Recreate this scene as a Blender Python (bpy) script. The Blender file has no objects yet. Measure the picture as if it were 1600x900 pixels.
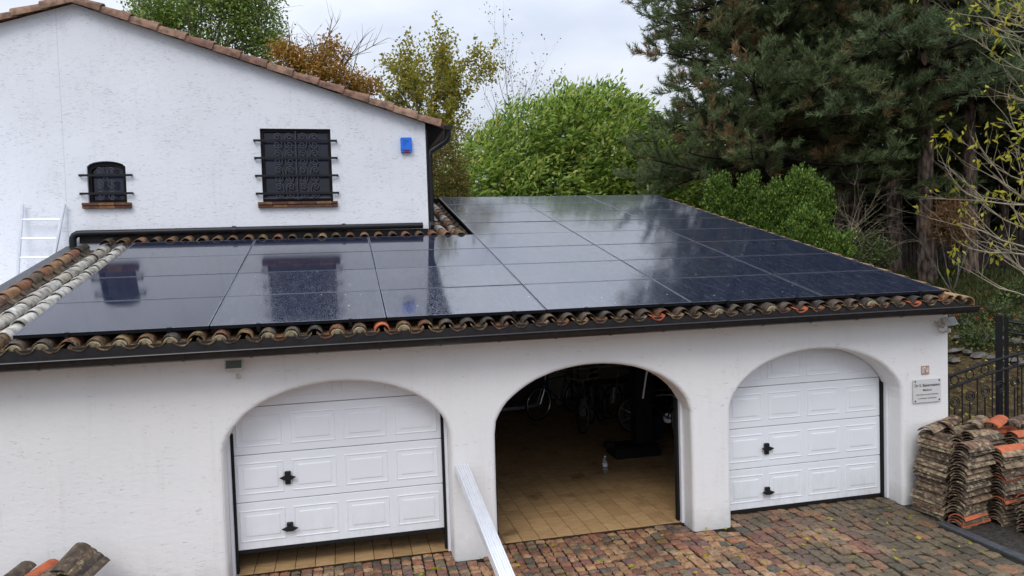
import bpy, math, random
import numpy as np
from mathutils import Vector, Matrix, Euler
random.seed(7)
rng = np.random.default_rng(11)
scene = bpy.context.scene
col = scene.collection
R = math.radians

# ------------------------------------------------------------------ camera
CAM = Vector((3.0538, -7.8816, 3.3119))
cf = Vector((0.22410923, 0.97361249, -0.04305535))
cr = Vector((0.97372332, -0.22553194, -0.03159484))
cu = Vector((0.04047149, 0.03484331, 0.99857298))
FPX = 1144.5
cam_data = bpy.data.cameras.new('camera')
cam = bpy.data.objects.new('camera', cam_data)
col.objects.link(cam)
m = Matrix.Identity(4)
for i in range(3):
    m[i][0] = cr[i]; m[i][1] = cu[i]; m[i][2] = -cf[i]; m[i][3] = CAM[i]
cam.matrix_world = m
cam_data.sensor_width = 36.0
cam_data.lens = FPX / 1600 * 36.0
cam_data.clip_start = 0.05
cam_data.clip_end = 2000
scene.camera = cam

# ------------------------------------------------------------------ sky, sun, exposure
SUN_EL, SUN_AZ = R(48), R(205)      # azimuth clockwise from +Y; sun behind the camera, a little left
world = bpy.data.worlds.new('World'); scene.world = world; world.use_nodes = True
wn, wl = world.node_tree.nodes, world.node_tree.links
bg = wn['Background']
sky = wn.new('ShaderNodeTexSky'); sky.sky_type = 'NISHITA'; sky.sun_disc = False
sky.sun_elevation = SUN_EL; sky.sun_rotation = SUN_AZ
tc = wn.new('ShaderNodeTexCoord'); mp = wn.new('ShaderNodeMapping'); mp.inputs['Scale'].default_value = (1, 1, 2.6)
wl.new(tc.outputs['Generated'], mp.inputs['Vector'])
nz = wn.new('ShaderNodeTexNoise'); nz.inputs['Scale'].default_value = 3.4; nz.inputs['Detail'].default_value = 5; nz.inputs['Roughness'].default_value = .5
wl.new(mp.outputs[0], nz.inputs['Vector'])
rp = wn.new('ShaderNodeValToRGB'); rp.color_ramp.elements[0].position = .36; rp.color_ramp.elements[1].position = .66
rp.color_ramp.elements[0].color = (5.2, 5.7, 6.7, 1); rp.color_ramp.elements[1].color = (7.0, 7.3, 7.9, 1)
wl.new(nz.outputs['Fac'], rp.inputs['Fac'])
mx = wn.new('ShaderNodeMixRGB'); mx.inputs['Fac'].default_value = .9
wl.new(sky.outputs[0], mx.inputs[1]); wl.new(rp.outputs[0], mx.inputs[2])
# an overcast sky is brighter towards the zenith (CIE-like 1 + b sin(elevation))
sx_ = wn.new('ShaderNodeSeparateXYZ'); wl.new(tc.outputs['Generated'], sx_.inputs[0])
m1 = wn.new('ShaderNodeMath'); m1.operation = 'MULTIPLY_ADD'; m1.use_clamp = False
mc = wn.new('ShaderNodeMath'); mc.operation = 'MAXIMUM'; mc.inputs[1].default_value = 0; wl.new(sx_.outputs[2], mc.inputs[0])
wl.new(mc.outputs[0], m1.inputs[0]); m1.inputs[1].default_value = 2.4 / 1.46; m1.inputs[2].default_value = 1 / 1.46
mg = wn.new('ShaderNodeMixRGB'); mg.blend_type = 'MULTIPLY'; mg.inputs[0].default_value = 1
wl.new(mx.outputs[0], mg.inputs[1]); wl.new(m1.outputs[0], mg.inputs[2])
wl.new(mg.outputs[0], bg.inputs['Color']); bg.inputs['Strength'].default_value = .1
sd = bpy.data.lights.new('sun', 'SUN'); sd.energy = .85; sd.angle = R(25); sd.color = (1, .96, .9)
so = bpy.data.objects.new('sun', sd); col.objects.link(so)
sdir = Vector((math.sin(SUN_AZ) * math.cos(SUN_EL), math.cos(SUN_AZ) * math.cos(SUN_EL), math.sin(SUN_EL)))
so.rotation_euler = sdir.to_track_quat('Z', 'Y').to_euler(); so.location = (0, -20, 30)
vs = scene.view_settings
vs.view_transform = 'Standard'; vs.look = 'None'; vs.exposure = 0.32; vs.gamma = 1; vs.use_curve_mapping = False

# ------------------------------------------------------------------ helpers
def project(P):
    d = Vector(P) - CAM; z = d.dot(cf)
    return (800 + FPX * d.dot(cr) / z, 450 - FPX * d.dot(cu) / z, z)
def pix(x, y, D):
    d = cf + cr * ((x - 800) / FPX) - cu * ((y - 450) / FPX)
    return CAM + d * (D / math.hypot(d.x, d.y))
ORD = ['', 'first', 'second', 'third', 'fourth', 'fifth', 'sixth', 'seventh', 'eighth', 'ninth', 'tenth', 'eleventh', 'twelfth',
       'thirteenth', 'fourteenth', 'fifteenth', 'sixteenth', 'seventeenth', 'eighteenth', 'nineteenth', 'twentieth']
def ordn(n):
    if n <= 20: return ORD[n]
    return ['', '', 'twenty', 'thirty', 'forty'][n // 10] + ('-' + ORD[n % 10] if n % 10 else '')
def tag(o, label=None, cat=None, group=None, kind=None):
    if label: o['label'] = label
    if cat: o['category'] = cat
    if group: o['group'] = group
    if kind: o['kind'] = kind
    return o
def empty(name, loc=(0, 0, 0), rot=(0, 0, 0), parent=None):
    o = bpy.data.objects.new(name, None); o.location = loc; o.rotation_euler = rot; o.empty_display_size = .1
    col.objects.link(o); o.parent = parent
    return o
def link(name, me, parent=None, loc=(0, 0, 0), rot=(0, 0, 0), scale=(1, 1, 1)):
    o = bpy.data.objects.new(name, me); o.location = loc; o.rotation_euler = rot; o.scale = scale
    col.objects.link(o); o.parent = parent
    return o
def copy_tree(o, parent=None):
    c = o.copy(); col.objects.link(c); c.parent = parent
    for ch in list(o.children): copy_tree(ch, c)
    return c
def rawmesh(name, V, F, mat, smooth=False):
    """V (n,3) array, F (m,k) int array (all faces same size): fast path"""
    V = np.asarray(V, dtype=np.float32); F = np.asarray(F, dtype=np.int32)
    me = bpy.data.meshes.new(name); n, k = F.shape
    me.vertices.add(len(V)); me.vertices.foreach_set('co', V.ravel())
    me.loops.add(n * k); me.loops.foreach_set('vertex_index', F.ravel())
    me.polygons.add(n); me.polygons.foreach_set('loop_start', np.arange(0, n * k, k, dtype=np.int32))
    me.polygons.foreach_set('loop_total', np.full(n, k, dtype=np.int32))
    if smooth: me.polygons.foreach_set('use_smooth', np.ones(n, dtype=bool))
    me.update(calc_edges=True)
    if mat: me.materials.append(mat)
    return me
class MB:
    def __init__(s): s.v = []; s.f = []; s.m = []; s.mi = 0
    def add(s, vs, fs):
        b = len(s.v); s.v += [tuple(q) for q in vs]
        for f in fs: s.f.append([b + i for i in f]); s.m.append(s.mi)
    def box(s, a, b, M=None, bev=0):
        x0, y0, z0 = a; x1, y1, z1 = b
        if bev:
            vs = []; c = bev
            for z, q in ((z0, c), (z0 + c, 0), (z1 - c, 0), (z1, c)):
                vs += [(x0 + q, y0 + q, z), (x1 - q, y0 + q, z), (x1 - q, y1 - q, z), (x0 + q, y1 - q, z)]
            fs = [(3, 2, 1, 0), (12, 13, 14, 15)]
            for l in range(3):
                for i in range(4):
                    j = (i + 1) % 4; fs.append((l * 4 + i, l * 4 + j, l * 4 + 4 + j, l * 4 + 4 + i))
        else:
            vs = [(x0, y0, z0), (x1, y0, z0), (x1, y1, z0), (x0, y1, z0), (x0, y0, z1), (x1, y0, z1), (x1, y1, z1), (x0, y1, z1)]
            fs = [(3, 2, 1, 0), (4, 5, 6, 7), (0, 1, 5, 4), (1, 2, 6, 5), (2, 3, 7, 6), (3, 0, 4, 7)]
        if M is not None: vs = [M @ Vector(q) for q in vs]
        s.add(vs, fs)
    def prism(s, poly, axis, a, b, M=None):
        """closed polygon (2-tuples) extruded along axis 'x'/'y'/'z' from a to b"""
        def P(u, v, t): return {'x': (t, u, v), 'y': (u, t, v), 'z': (u, v, t)}[axis]
        n = len(poly); vs = [P(u, v, a) for u, v in poly] + [P(u, v, b) for u, v in poly]
        if M is not None: vs = [M @ Vector(q) for q in vs]
        fs = [tuple(range(n))[::-1], tuple(range(n, 2 * n))] + [(i, (i + 1) % n, n + (i + 1) % n, n + i) for i in range(n)]
        s.add(vs, fs)
    def tube(s, pts, r, seg=8, closed=False, caps=True):
        pts = [Vector(q) for q in pts]; n = len(pts)
        rs = r if isinstance(r, (list, tuple)) else [r] * n
        vs = []; up = None
        for i in range(n):
            if closed: t = pts[(i + 1) % n] - pts[i - 1]
            else: t = pts[min(i + 1, n - 1)] - pts[max(i - 1, 0)]
            t.normalize()
            if up is None:
                up = Vector((0, 0, 1)) if abs(t.z) < .9 else Vector((1, 0, 0))
            a = t.cross(up)
            if a.length < 1e-5: a = t.orthogonal()
            a.normalize(); b = a.cross(t); up = b
            for k in range(seg):
                w = 2 * math.pi * k / seg
                vs.append(pts[i] + (a * math.cos(w) + b * math.sin(w)) * rs[i])
        fs = []
        for i in range(n if closed else n - 1):
            j = (i + 1) % n
            for k in range(seg):
                l = (k + 1) % seg; fs.append((i * seg + k, i * seg + l, j * seg + l, j * seg + k))
        if caps and not closed: fs += [tuple(range(seg)), tuple(range((n - 1) * seg, n * seg))[::-1]]
        s.add(vs, fs)
    def lathe(s, prof, c=(0, 0, 0), seg=12):
        vs = [(c[0] + r * math.cos(2 * math.pi * k / seg), c[1] + r * math.sin(2 * math.pi * k / seg), c[2] + z) for r, z in prof for k in range(seg)]
        n = len(prof); fs = [(i * seg + k, i * seg + (k + 1) % seg, (i + 1) * seg + (k + 1) % seg, (i + 1) * seg + k) for i in range(n - 1) for k in range(seg)]
        fs += [tuple(range(seg))[::-1], tuple(range((n - 1) * seg, n * seg))]
        s.add(vs, fs)
    def mesh(s, name, mats, smooth=False):
        me = bpy.data.meshes.new(name); me.from_pydata(s.v, [], s.f)
        for q in (mats if isinstance(mats, (list, tuple)) else [mats]): me.materials.append(q)
        if isinstance(mats, (list, tuple)): me.polygons.foreach_set('material_index', s.m)
        if smooth:
            me.polygons.foreach_set('use_smooth', [True] * len(me.polygons))
            try: me.set_sharp_from_angle(angle=R(38))
            except Exception: pass
        me.update(); return me
    def build(s, name, mats, parent=None, smooth=False, loc=(0, 0, 0), rot=(0, 0, 0)):
        return link(name, s.mesh(name, mats, smooth), parent, loc, rot)

# ------------------------------------------------------------------ materials
class NT:
    def __init__(s, name, rough=.8, spec=.3, metal=0):
        s.mat = bpy.data.materials.new(name); s.mat.use_nodes = True
        s.n = s.mat.node_tree.nodes; s.l = s.mat.node_tree.links
        s.b = s.n['Principled BSDF']; s.b.inputs['Roughness'].default_value = rough
        s.b.inputs['Specular IOR Level'].default_value = spec; s.b.inputs['Metallic'].default_value = metal
        s._pos = None
    def put(s, sock, val):
        if hasattr(val, 'is_output'): s.l.new(val, sock)
        elif isinstance(val, tuple) and len(val) == 3 and sock.type == 'RGBA': sock.default_value = (*val, 1)
        else: sock.default_value = val
    def pos(s, obj=False):
        if obj:
            t = s.n.new('ShaderNodeTexCoord'); return t.outputs['Object']
        if s._pos is None: s._pos = s.n.new('ShaderNodeNewGeometry')
        return s._pos.outputs['Position']
    def island(s):
        s.pos(); return s._pos.outputs['Random Per Island']
    def objrand(s): return s.n.new('ShaderNodeObjectInfo').outputs['Random']
    def map(s, v, scale=(1, 1, 1), rot=(0, 0, 0), loc=(0, 0, 0)):
        t = s.n.new('ShaderNodeMapping'); s.l.new(v, t.inputs['Vector'])
        t.inputs['Scale'].default_value = scale; t.inputs['Rotation'].default_value = rot
        s.put(t.inputs['Location'], loc); return t.outputs[0]
    def noise(s, v, scale, detail=3, rough=.55, dist=0, out='Fac'):
        t = s.n.new('ShaderNodeTexNoise'); s.l.new(v, t.inputs['Vector'])
        t.inputs['Scale'].default_value = scale; t.inputs['Detail'].default_value = detail
        t.inputs['Roughness'].default_value = rough; t.inputs['Distortion'].default_value = dist
        return t.outputs[out]
    def voro(s, v, scale, feature='F1', out='Distance', rand=1):
        t = s.n.new('ShaderNodeTexVoronoi'); s.l.new(v, t.inputs['Vector']); t.feature = feature
        t.inputs['Scale'].default_value = scale; t.inputs['Randomness'].default_value = rand; return t.outputs[out]
    def ramp(s, fac, stops, interp='LINEAR'):
        t = s.n.new('ShaderNodeValToRGB'); s.l.new(fac, t.inputs['Fac']); t.color_ramp.interpolation = interp
        e = t.color_ramp.elements
        while len(e) < len(stops): e.new(.5)
        for q, (p, c) in zip(e, stops):
            q.position = p; q.color = (*c, 1) if isinstance(c, tuple) else (c, c, c, 1)
        return t.outputs[0]
    def mix(s, fac, a, b, mode='MIX'):
        t = s.n.new('ShaderNodeMixRGB'); t.blend_type = mode
        s.put(t.inputs[0], fac); s.put(t.inputs[1], a); s.put(t.inputs[2], b); return t.outputs[0]
    def math(s, op, a, b=0, clamp=False):
        t = s.n.new('ShaderNodeMath'); t.operation = op; t.use_clamp = clamp
        s.put(t.inputs[0], a); s.put(t.inputs[1], b); return t.outputs[0]
    def sep(s, v):
        t = s.n.new('ShaderNodeSeparateXYZ'); s.l.new(v, t.inputs[0]); return t.outputs
    def bump(s, h, strength=.4, dist=.01, prev=None):
        t = s.n.new('ShaderNodeBump'); s.l.new(h, t.inputs['Height'])
        t.inputs['Strength'].default_value = strength; t.inputs['Distance'].default_value = dist
        if prev is not None: s.l.new(prev, t.inputs['Normal'])
        return t.outputs[0]
    def out(s, color=None, normal=None, rough=None, trans=None):
        if color is not None: s.put(s.b.inputs['Base Color'], color)
        if normal is not None: s.l.new(normal, s.b.inputs['Normal'])
        if rough is not None: s.put(s.b.inputs['Roughness'], rough)
        return s.mat

def plain(name, c, rough=.6, spec=.3, metal=0, var=.12, scale=9, bump=0.0):
    t = NT(name, rough, spec, metal); f = t.noise(t.pos(), scale, 4)
    a = tuple(x * (1 - var) for x in c); b = tuple(min(1, x * (1 + var)) for x in c)
    nm = t.bump(t.noise(t.pos(), scale * 12, 3), bump, .004) if bump else None
    return t.out(t.ramp(f, [(.3, a), (.7, b)]), nm)

def stucco(name, base, fleck=.62, crack=None):
    t = NT(name, .9, .15); p = t.pos()
    big = t.noise(p, .8, 4); fine = t.noise(p, 70, 4, .65)
    wv = t.noise(t.map(p, (16, 16, 62)), 1.0, 4, .6, .8)
    zone = t.noise(p, 2.2, 3)
    th = t.math('ADD', wv, t.math('MULTIPLY', zone, .22))
    fl = t.ramp(th, [(fleck + .10, 0.0), (fleck + .155, 1.0)])
    lump = t.noise(t.map(p, (10, 10, 17)), 1, 4, .6)
    c = t.mix(t.ramp(big, [(.35, 0.0), (.7, 1.0)]), base, tuple(x * .93 for x in base))
    spots = t.ramp(t.noise(p, 26, 2), [(.70, 0.0), (.76, 1.0)])
    c = t.mix(t.math('MULTIPLY', spots, .12), c, (.30, .28, .25))
    # splashed dirt at the foot of the wall
    z = t.sep(p)[2]
    foot = t.math('MULTIPLY', t.ramp(t.math('ADD', z, t.math('MULTIPLY', t.noise(p, 6, 4), .5)), [(.25, 1.0), (.55, 0.0)]), .38)
    c = t.mix(foot, c, (.42, .40, .36))
    c = t.mix(t.math('MULTIPLY', fl, .32), c, (.25, .25, .27))
    # faint rain streaks
    st = t.ramp(t.noise(t.map(p, (11, 11, .55)), 1.0, 5, .7), [(.52, 0.0), (.74, 1.0)])
    c = t.mix(t.math('MULTIPLY', t.math('MULTIPLY', st, t.ramp(zone, [(.4, .2), (.65, 1.0)])), .14), c, (.36, .34, .30))
    if crack is not None:   # hairline crack running down the wall
        xx = t.math('ABSOLUTE', t.math('ADD', t.math('SUBTRACT', t.sep(p)[0], crack), t.math('MULTIPLY', t.math('SUBTRACT', t.noise(t.map(p, (0, 0, 3)), 1, 4), .5), .03)))
        ln = t.math('MULTIPLY', t.ramp(xx, [(0.0, 1.0), (.010, 0.0)]), t.ramp(z, [(.0, 0.0), (.01, 1.0)]))
        c = t.mix(t.math('MULTIPLY', ln, .28), c, (.3, .3, .32))
    h = t.math('SUBTRACT', t.math('ADD', t.math('MULTIPLY', fine, .35), t.math('MULTIPLY', lump, .8)), t.math('MULTIPLY', fl, .9))
    return t.out(c, t.bump(h, .42, .012))

M = {}
M['stucco_house'] = stucco('house_stucco', (.83, .845, .885), .605, -1.02)
M['stucco_garage'] = stucco('garage_stucco', (.865, .855, .845), .65)
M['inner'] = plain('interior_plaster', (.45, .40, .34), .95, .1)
M['black'] = plain('black_plastic', (.012, .012, .014), .45, .4)
M['gutter'] = plain('dark_gutter_metal', (.018, .0155, .0165), .33, .5, var=.35, scale=14)
M['pipe'] = plain('dark_pipe', (.009, .009, .012), .4, .35, var=.3)
M['iron'] = plain('wrought_iron', (.010, .010, .012), .5, .3, var=.2)
M['greyiron'] = plain('grille_iron', (.045, .045, .06), .5, .4, var=.2)
M['brownframe'] = plain('window_frame_wood', (.008, .006, .007), .55, .2)
def door_mat():
    t = NT('white_door_paint', .42, .4); p = t.pos(); z = t.sep(p)[2]
    g = t.math('MULTIPLY', t.ramp(z, [(.05, 1.0), (.75, 0.0)]), t.ramp(t.noise(t.map(p, (9, 9, 3)), 1.2, 5, .7), [(.42, 0.0), (.75, .35)]))
    c = t.mix(t.ramp(t.noise(p, 1.5, 4), [(.3, 0.0), (.7, 1.0)]), (.87, .895, .93), (.83, .85, .885))
    return t.out(t.mix(g, c, (.45, .42, .38)), t.bump(t.noise(t.map(p, (30, 30, 160)), 1.0, 2), .06, .002))
M['white_pvc'] = door_mat()
M['white_trim'] = plain('white_trim_paint', (.78, .79, .83), .5, .4, var=.03)
M['alu'] = plain('aluminium', (.86, .87, .9), .38, .5, .55, var=.05)
M['ladder'] = plain('ladder_aluminium', (.72, .74, .78), .4, .5, .5, var=.06)
M['rubber'] = plain('rubber', (.014, .014, .014), .8, .2)
M['panelframe'] = plain('black_anodised_frame', (.010, .011, .015), .4, .3, 0, var=.1)
M['framelip'] = plain('skylit_frame_lip', (.20, .21, .25), .42, .5, .8, var=.2)  # top of the black frame, sky sheen put into a lighter colour
M['mortar'] = plain('mortar', (.36, .31, .20), .95, .1, var=.35, scale=24, bump=.5)
M['deck'] = plain('roof_deck', (.02, .018, .017), .9, .1)
M['blue'] = plain('blue_plastic', (.015, .16, .72), .35, .5, var=.04)
M['darkblue'] = plain('dark_blue_print', (.01, .05, .32), .5, .3)
M['redlens'] = plain('red_lens', (.35, .03, .02), .25, .5)
M['plaque'] = plain('plaque_acrylic', (.66, .655, .65), .25, .5, var=.02)
M['ink'] = plain('plaque_lettering', (.10, .095, .09), .6, .3)
M['tileborder'] = plain('ceramic_brown', (.42, .26, .21), .3, .5)
M['ceramic'] = plain('ceramic_cream', (.72, .66, .62), .3, .5)
M['lampglass'] = plain('floodlight_glass', (.10, .13, .12), .12, .6)
M['lampbody'] = plain('floodlight_body', (.55, .54, .50), .5, .4)
M['cable'] = plain('cable', (.40, .34, .27), .6, .3)
M['bikesteel'] = plain('bicycle_chrome', (.62, .63, .66), .32, .5, .7)
M['bikepaint'] = plain('bicycle_paint', (.05, .05, .06), .35, .5)
M['bikeblue'] = plain('bicycle_paint_blue', (.03, .06, .12), .35, .5)
M['board'] = plain('pale_board', (.42, .42, .44), .5, .3)

def glassdark(name, c, rough=.06):
    t = NT(name, rough, .5); p = t.pos()
    return t.out(t.ramp(t.noise(p, 2.5, 3), [(.35, tuple(x * .5 for x in c)), (.7, c)]))
M['winglass'] = glassdark('window_glass', (.020, .022, .045), .05)

def solar(name, wet):
    t = NT(name, .03, .5); t.b.inputs['IOR'].default_value = 2.7 if wet else 1.75
    o = t.pos(obj=True); p = t.pos(); s = t.sep(o)
    base = (.016, .02, .042)
    # printed line between the two halves of the module, and the cell grid
    mid = t.ramp(t.math('ABSOLUTE', t.math('SUBTRACT', s[0], .861)), [(0.0, 1.0), (.006, 1.0), (.0065, 0.0)], 'CONSTANT')
    c = t.mix(t.math('MULTIPLY', mid, .5), base, (.03, .032, .045))
    wav = t.noise(t.map(p, (1.2, 1.2, 1.2)), 1.0, 2)
    if wet:
        h1 = t.noise(t.map(p, (46, 20, 20)), 1.0, 3, .65)
        vd = t.voro(t.map(p, (75, 60, 60)), 1.0)
        drops = t.ramp(vd, [(.10, 1.0), (.42, 0.0)])
        h = t.math('ADD', t.math('MULTIPLY', h1, .55), t.math('MULTIPLY', drops, .8))
        n1 = t.bump(h, .20, .004)
        n2 = t.bump(wav, .10, .02, n1)
        specks = t.ramp(t.voro(t.map(p, (7, 7, 7)), 1.0), [(.055, 1.0), (.08, 0.0)])
        gate = t.ramp(t.voro(t.map(p, (7, 7, 7)), 1.0, out='Color'), [(.66, 0.0), (.70, 1.0)])
        streak = t.ramp(t.noise(t.map(p, (24, 3.2, 3.2), (0, 0, R(8))), 1.0, 5, .75), [(.50, 0.0), (.68, 1.0)])
        c = t.mix(t.math('MULTIPLY', streak, .34), c, (.13, .14, .20))  # rain streaks, with their scattered skylight painted in as pale colour
        c = t.mix(t.math('MULTIPLY', t.ramp(h1, [(.55, 0.0), (.72, 1.0)]), .4), c, (.13, .145, .21))  # haze of skylight on the droplets, painted into the base colour
        c = t.mix(t.math('MULTIPLY', specks, gate), c, (.5, .52, .58))
        rg = t.ramp(t.noise(p, 5, 3), [(.3, .03), (.7, .07)])
        return t.out(c, n2, rg)
    rg = t.ramp(t.noise(p, 3, 3), [(.3, .05), (.7, .09)])
    c = t.mix(t.math('MULTIPLY', t.ramp(t.noise(p, 9, 4), [(.5, 0.0), (.8, 1.0)]), .3), c, (.03, .034, .06))
    return t.out(c, t.bump(wav, .05, .02), rg)
M['solar_dry'] = solar('solar_glass_dry', False)
M['solar_wet'] = solar('solar_glass_wet', True)

def clay(name, stops, lichen=.35, black=.5, island=False, moss=.2):
    t = NT(name, .88, .2); p = t.pos()
    r = t.island() if island else t.objrand()
    base = t.ramp(r, stops)
    off = t.mix(1.0, r, (37.0, 91.0, 53.0), 'MULTIPLY')
    v = t.mix(1.0, p, off, 'ADD')
    n1 = t.noise(v, 9, 5, .65); n2 = t.noise(v, 16, 5, .65); n3 = t.noise(v, 22, 4)
    c = t.mix(t.ramp(n1, [(.40, 0.0), (.62, black)]), base, (.035, .028, .024))
    c = t.mix(t.ramp(n2, [(.52, 0.0), (.66, lichen)]), c, (.46, .39, .24))
    c = t.mix(t.ramp(n3, [(.62, 0.0), (.72, moss)]), c, (.16, .15, .03))
    h = t.math('ADD', t.noise(v, 60, 4), n2)
    return t.out(c, t.bump(h, .5, .004))
OLD = [(0, (.20, .085, .045)), (.25, (.30, .16, .08)), (.45, (.13, .07, .05)), (.65, (.36, .21, .11)), (.85, (.24, .10, .06)), (1, (.40, .27, .15))]
M['clay'] = clay('weathered_clay', OLD)
M['clay_dark'] = clay('blackened_clay', [(0, (.05, .045, .042)), (.5, (.10, .075, .06)), (1, (.14, .10, .07))], .22, .7)
M['clay_orange'] = clay('new_orange_clay', [(0, (.46, .115, .05)), (1, (.58, .16, .075))], .10, .35, moss=0)
M['clay_eave'] = clay('eave_clay', [(0, (.20, .075, .035)), (.25, (.26, .12, .05)), (.5, (.07, .04, .028)), (.75, (.29, .17, .07)), (1, (.09, .05, .033))], .45, .9, moss=.7)
M['clay_verge'] = clay('verge_clay', [(0, (.24, .13, .09)), (.5, (.33, .20, .135)), (1, (.20, .10, .075))], .15, .62, moss=0)
M['clay_edge'] = clay('right_verge_clay', [(0, (.34, .20, .10)), (.5, (.44, .29, .15)), (1, (.27, .16, .09))], .4, .5, moss=.05)
M['clay_white'] = clay('limewashed_clay', [(0, (.60, .585, .55)), (.3, (.44, .41, .36)), (.6, (.66, .65, .62)), (1, (.36, .32, .26))], .75, .7, moss=.6)
M['clay_stack'] = clay('stacked_clay', [(0, (.08, .05, .038)), (.15, (.24, .15, .095)), (.3, (.055, .043, .037)), (.45, (.36, .26, .165)), (.6, (.11, .07, .05)), (.75, (.21, .10, .065)), (.88, (.44, .34, .22)), (1, (.07, .055, .046))], .8, .85, moss=.15)
M['brick'] = clay('sill_brick', [(0, (.12, .05, .035)), (.6, (.16, .07, .045)), (1, (.26, .13, .06))], .15, .5, moss=0)

def sett_mat(name, island):
    t = NT(name, .55, .22); p = t.pos()
    r = t.island() if island else t.objrand()
    s = t.sep(p)
    red = t.ramp(r, [(0, (.36, .16, .09)), (.14, (.44, .25, .13)), (.28, (.30, .13, .10)), (.4, (.48, .27, .14)), (.54, (.24, .18, .12)), (.66, (.40, .18, .11)), (.78, (.13, .12, .095)), (.86, (.50, .32, .19)), (.95, (.22, .13, .12))], 'CONSTANT')
    grey = t.ramp(r, [(0, (.17, .13, .085)), (.2, (.125, .10, .07)), (.4, (.21, .15, .09)), (.6, (.10, .088, .066)), (.72, (.28, .15, .085)), (.85, (.16, .125, .08)), (1, (.09, .08, .06))], 'CONSTANT')
    zone = t.math('ADD', s[0], t.math('MULTIPLY', t.math('SUBTRACT', t.noise(p, 1.1, 2), .5), 4.0))
    zf = t.ramp(t.math('MULTIPLY', zone, .1), [(.77, 0.0), (.86, 1.0)])
    c = t.mix(zf, red, grey)
    n = t.noise(p, 20, 5, .65)
    c = t.mix(t.ramp(n, [(.42, 0.0), (.68, .75)]), c, (.07, .055, .042))
    c = t.mix(t.ramp(t.noise(p, 38, 3), [(.60, 0.0), (.70, .25)]), c, (.46, .33, .21))
    wetp = t.noise(p, 1.7, 4, .6)
    c = t.mix(t.ramp(wetp, [(.46, 0.0), (.66, .55)]), c, (.05, .042, .032))
    c = t.mix(t.ramp(t.noise(p, 4.5, 4), [(.60, 0.0), (.72, .5)]), c, (.07, .075, .025))
    h = t.math('ADD', t.noise(p, 45, 4), t.math('MULTIPLY', n, .8))
    return t.out(c, t.bump(h, .8, .010), t.ramp(n, [(.35, .38), (.7, .75)]))
M['sett'] = sett_mat('granite_sett', False)
M['sett_joined'] = sett_mat('granite_sett_joined', True)
M['joint'] = plain('mossy_joint_soil', (.022, .020, .012), .95, .1, var=.5, scale=8, bump=.5)
def floor_mat(name, island):
    t = NT(name, .42, .4); p = t.pos(); r = t.island() if island else t.objrand()
    c = t.ramp(r, [(0, (.52, .325, .155)), (.5, (.61, .39, .19)), (1, (.47, .29, .14))])
    w = t.noise(t.map(p, (6, 30, 6)), 1.2, 4)
    c = t.mix(t.ramp(w, [(.4, 0.0), (.7, .45)]), c, (.22, .12, .05))
    c = t.mix(t.ramp(t.noise(p, 2.6, 4), [(.60, 0.0), (.72, .6)]), c, (.12, .07, .035))
    return t.out(c, t.bump(t.noise(p, 30, 3), .15, .003), t.ramp(t.noise(p, 7, 3), [(.3, .3), (.7, .55)]))
M['floor'] = floor_mat('garage_floor_tile', False)
M['floor_joined'] = floor_mat('garage_floor_tile_joined', True)
M['grout'] = plain('floor_grout', (.045, .03, .016), .9, .1)
M['bluestone'] = plain('bluestone_kerb', (.065, .068, .075), .5, .4, var=.25, scale=12, bump=.4)
M['asphalt'] = plain('dark_gravel_ground', (.042, .036, .03), .8, .25, var=.7, scale=26, bump=1.0)

def ground_mat():
    t = NT('garden_ground', .95, .1); p = t.pos(); s = t.sep(p)
    n = t.noise(p, 1.4, 5, .6); f = t.noise(p, 9, 5, .7)
    soil = t.mix(t.ramp(f, [(.4, 0.0), (.65, 1.0)]), (.035, .026, .018), (.12, .085, .035))
    grass = t.mix(t.ramp(f, [(.35, 0.0), (.65, 1.0)]), (.02, .026, .008), (.075, .065, .02))
    d = t.math('ADD', t.math('MULTIPLY', s[2], .32), t.math('MULTIPLY', n, .5))
    return t.out(t.mix(t.ramp(d, [(.62, 0.0), (.85, 1.0)]), soil, grass), t.bump(f, .8, .05))
M['ground'] = ground_mat()
M['stone'] = plain('edging_stone', (.12, .11, .095), .85, .2, var=.5, scale=7, bump=.7)
M['fence'] = plain('dark_fence_wood', (.075, .06, .052), .9, .1, var=.5, scale=5)

def leaf(name, stops, trans=.25, rough=.55, brown=None, patch=1.2):
    t = NT(name, rough, .3); r = t.island()
    c = t.ramp(r, stops)
    if brown:
        f = t.ramp(t.noise(t.pos(), patch, 3), [(brown[1], 0.0), (brown[1] + .10, 1.0)])
        c = t.mix(t.math('MULTIPLY', f, brown[2] if len(brown) > 2 else .9), c, brown[0])
    t.out(c)
    if trans:
        tr = t.n.new('ShaderNodeBsdfTranslucent'); t.put(tr.inputs[0], c)
        ms = t.n.new('ShaderNodeMixShader'); ms.inputs[0].default_value = trans
        t.l.new(t.b.outputs[0], ms.inputs[1]); t.l.new(tr.outputs[0], ms.inputs[2])
        t.l.new(ms.outputs[0], t.n['Material Output'].inputs['Surface'])
    return t.mat
M['laurel'] = leaf('laurel_leaf', [(0, (.06, .11, .025)), (.22, (.16, .27, .05)), (.5, (.33, .47, .08)), (.78, (.48, .60, .13)), (.93, (.60, .66, .22)), (1, (.68, .60, .14))], .5, .35)
M['needle'] = leaf('pine_needle', [(0, (.08, .12, .048)), (.5, (.14, .185, .078)), (1, (.22, .26, .11))], .3, .6, ((.30, .17, .085), .555, .8), .7)
M['needle_blue'] = leaf('blue_pine_needle', [(0, (.085, .13, .06)), (.5, (.15, .205, .095)), (1, (.22, .28, .14))], .3, .6, ((.28, .16, .07), .56, .75), .6)
M['needle_brown'] = leaf('brown_pine_needle', [(0, (.13, .07, .03)), (1, (.28, .155, .075))], .1, .7)
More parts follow.
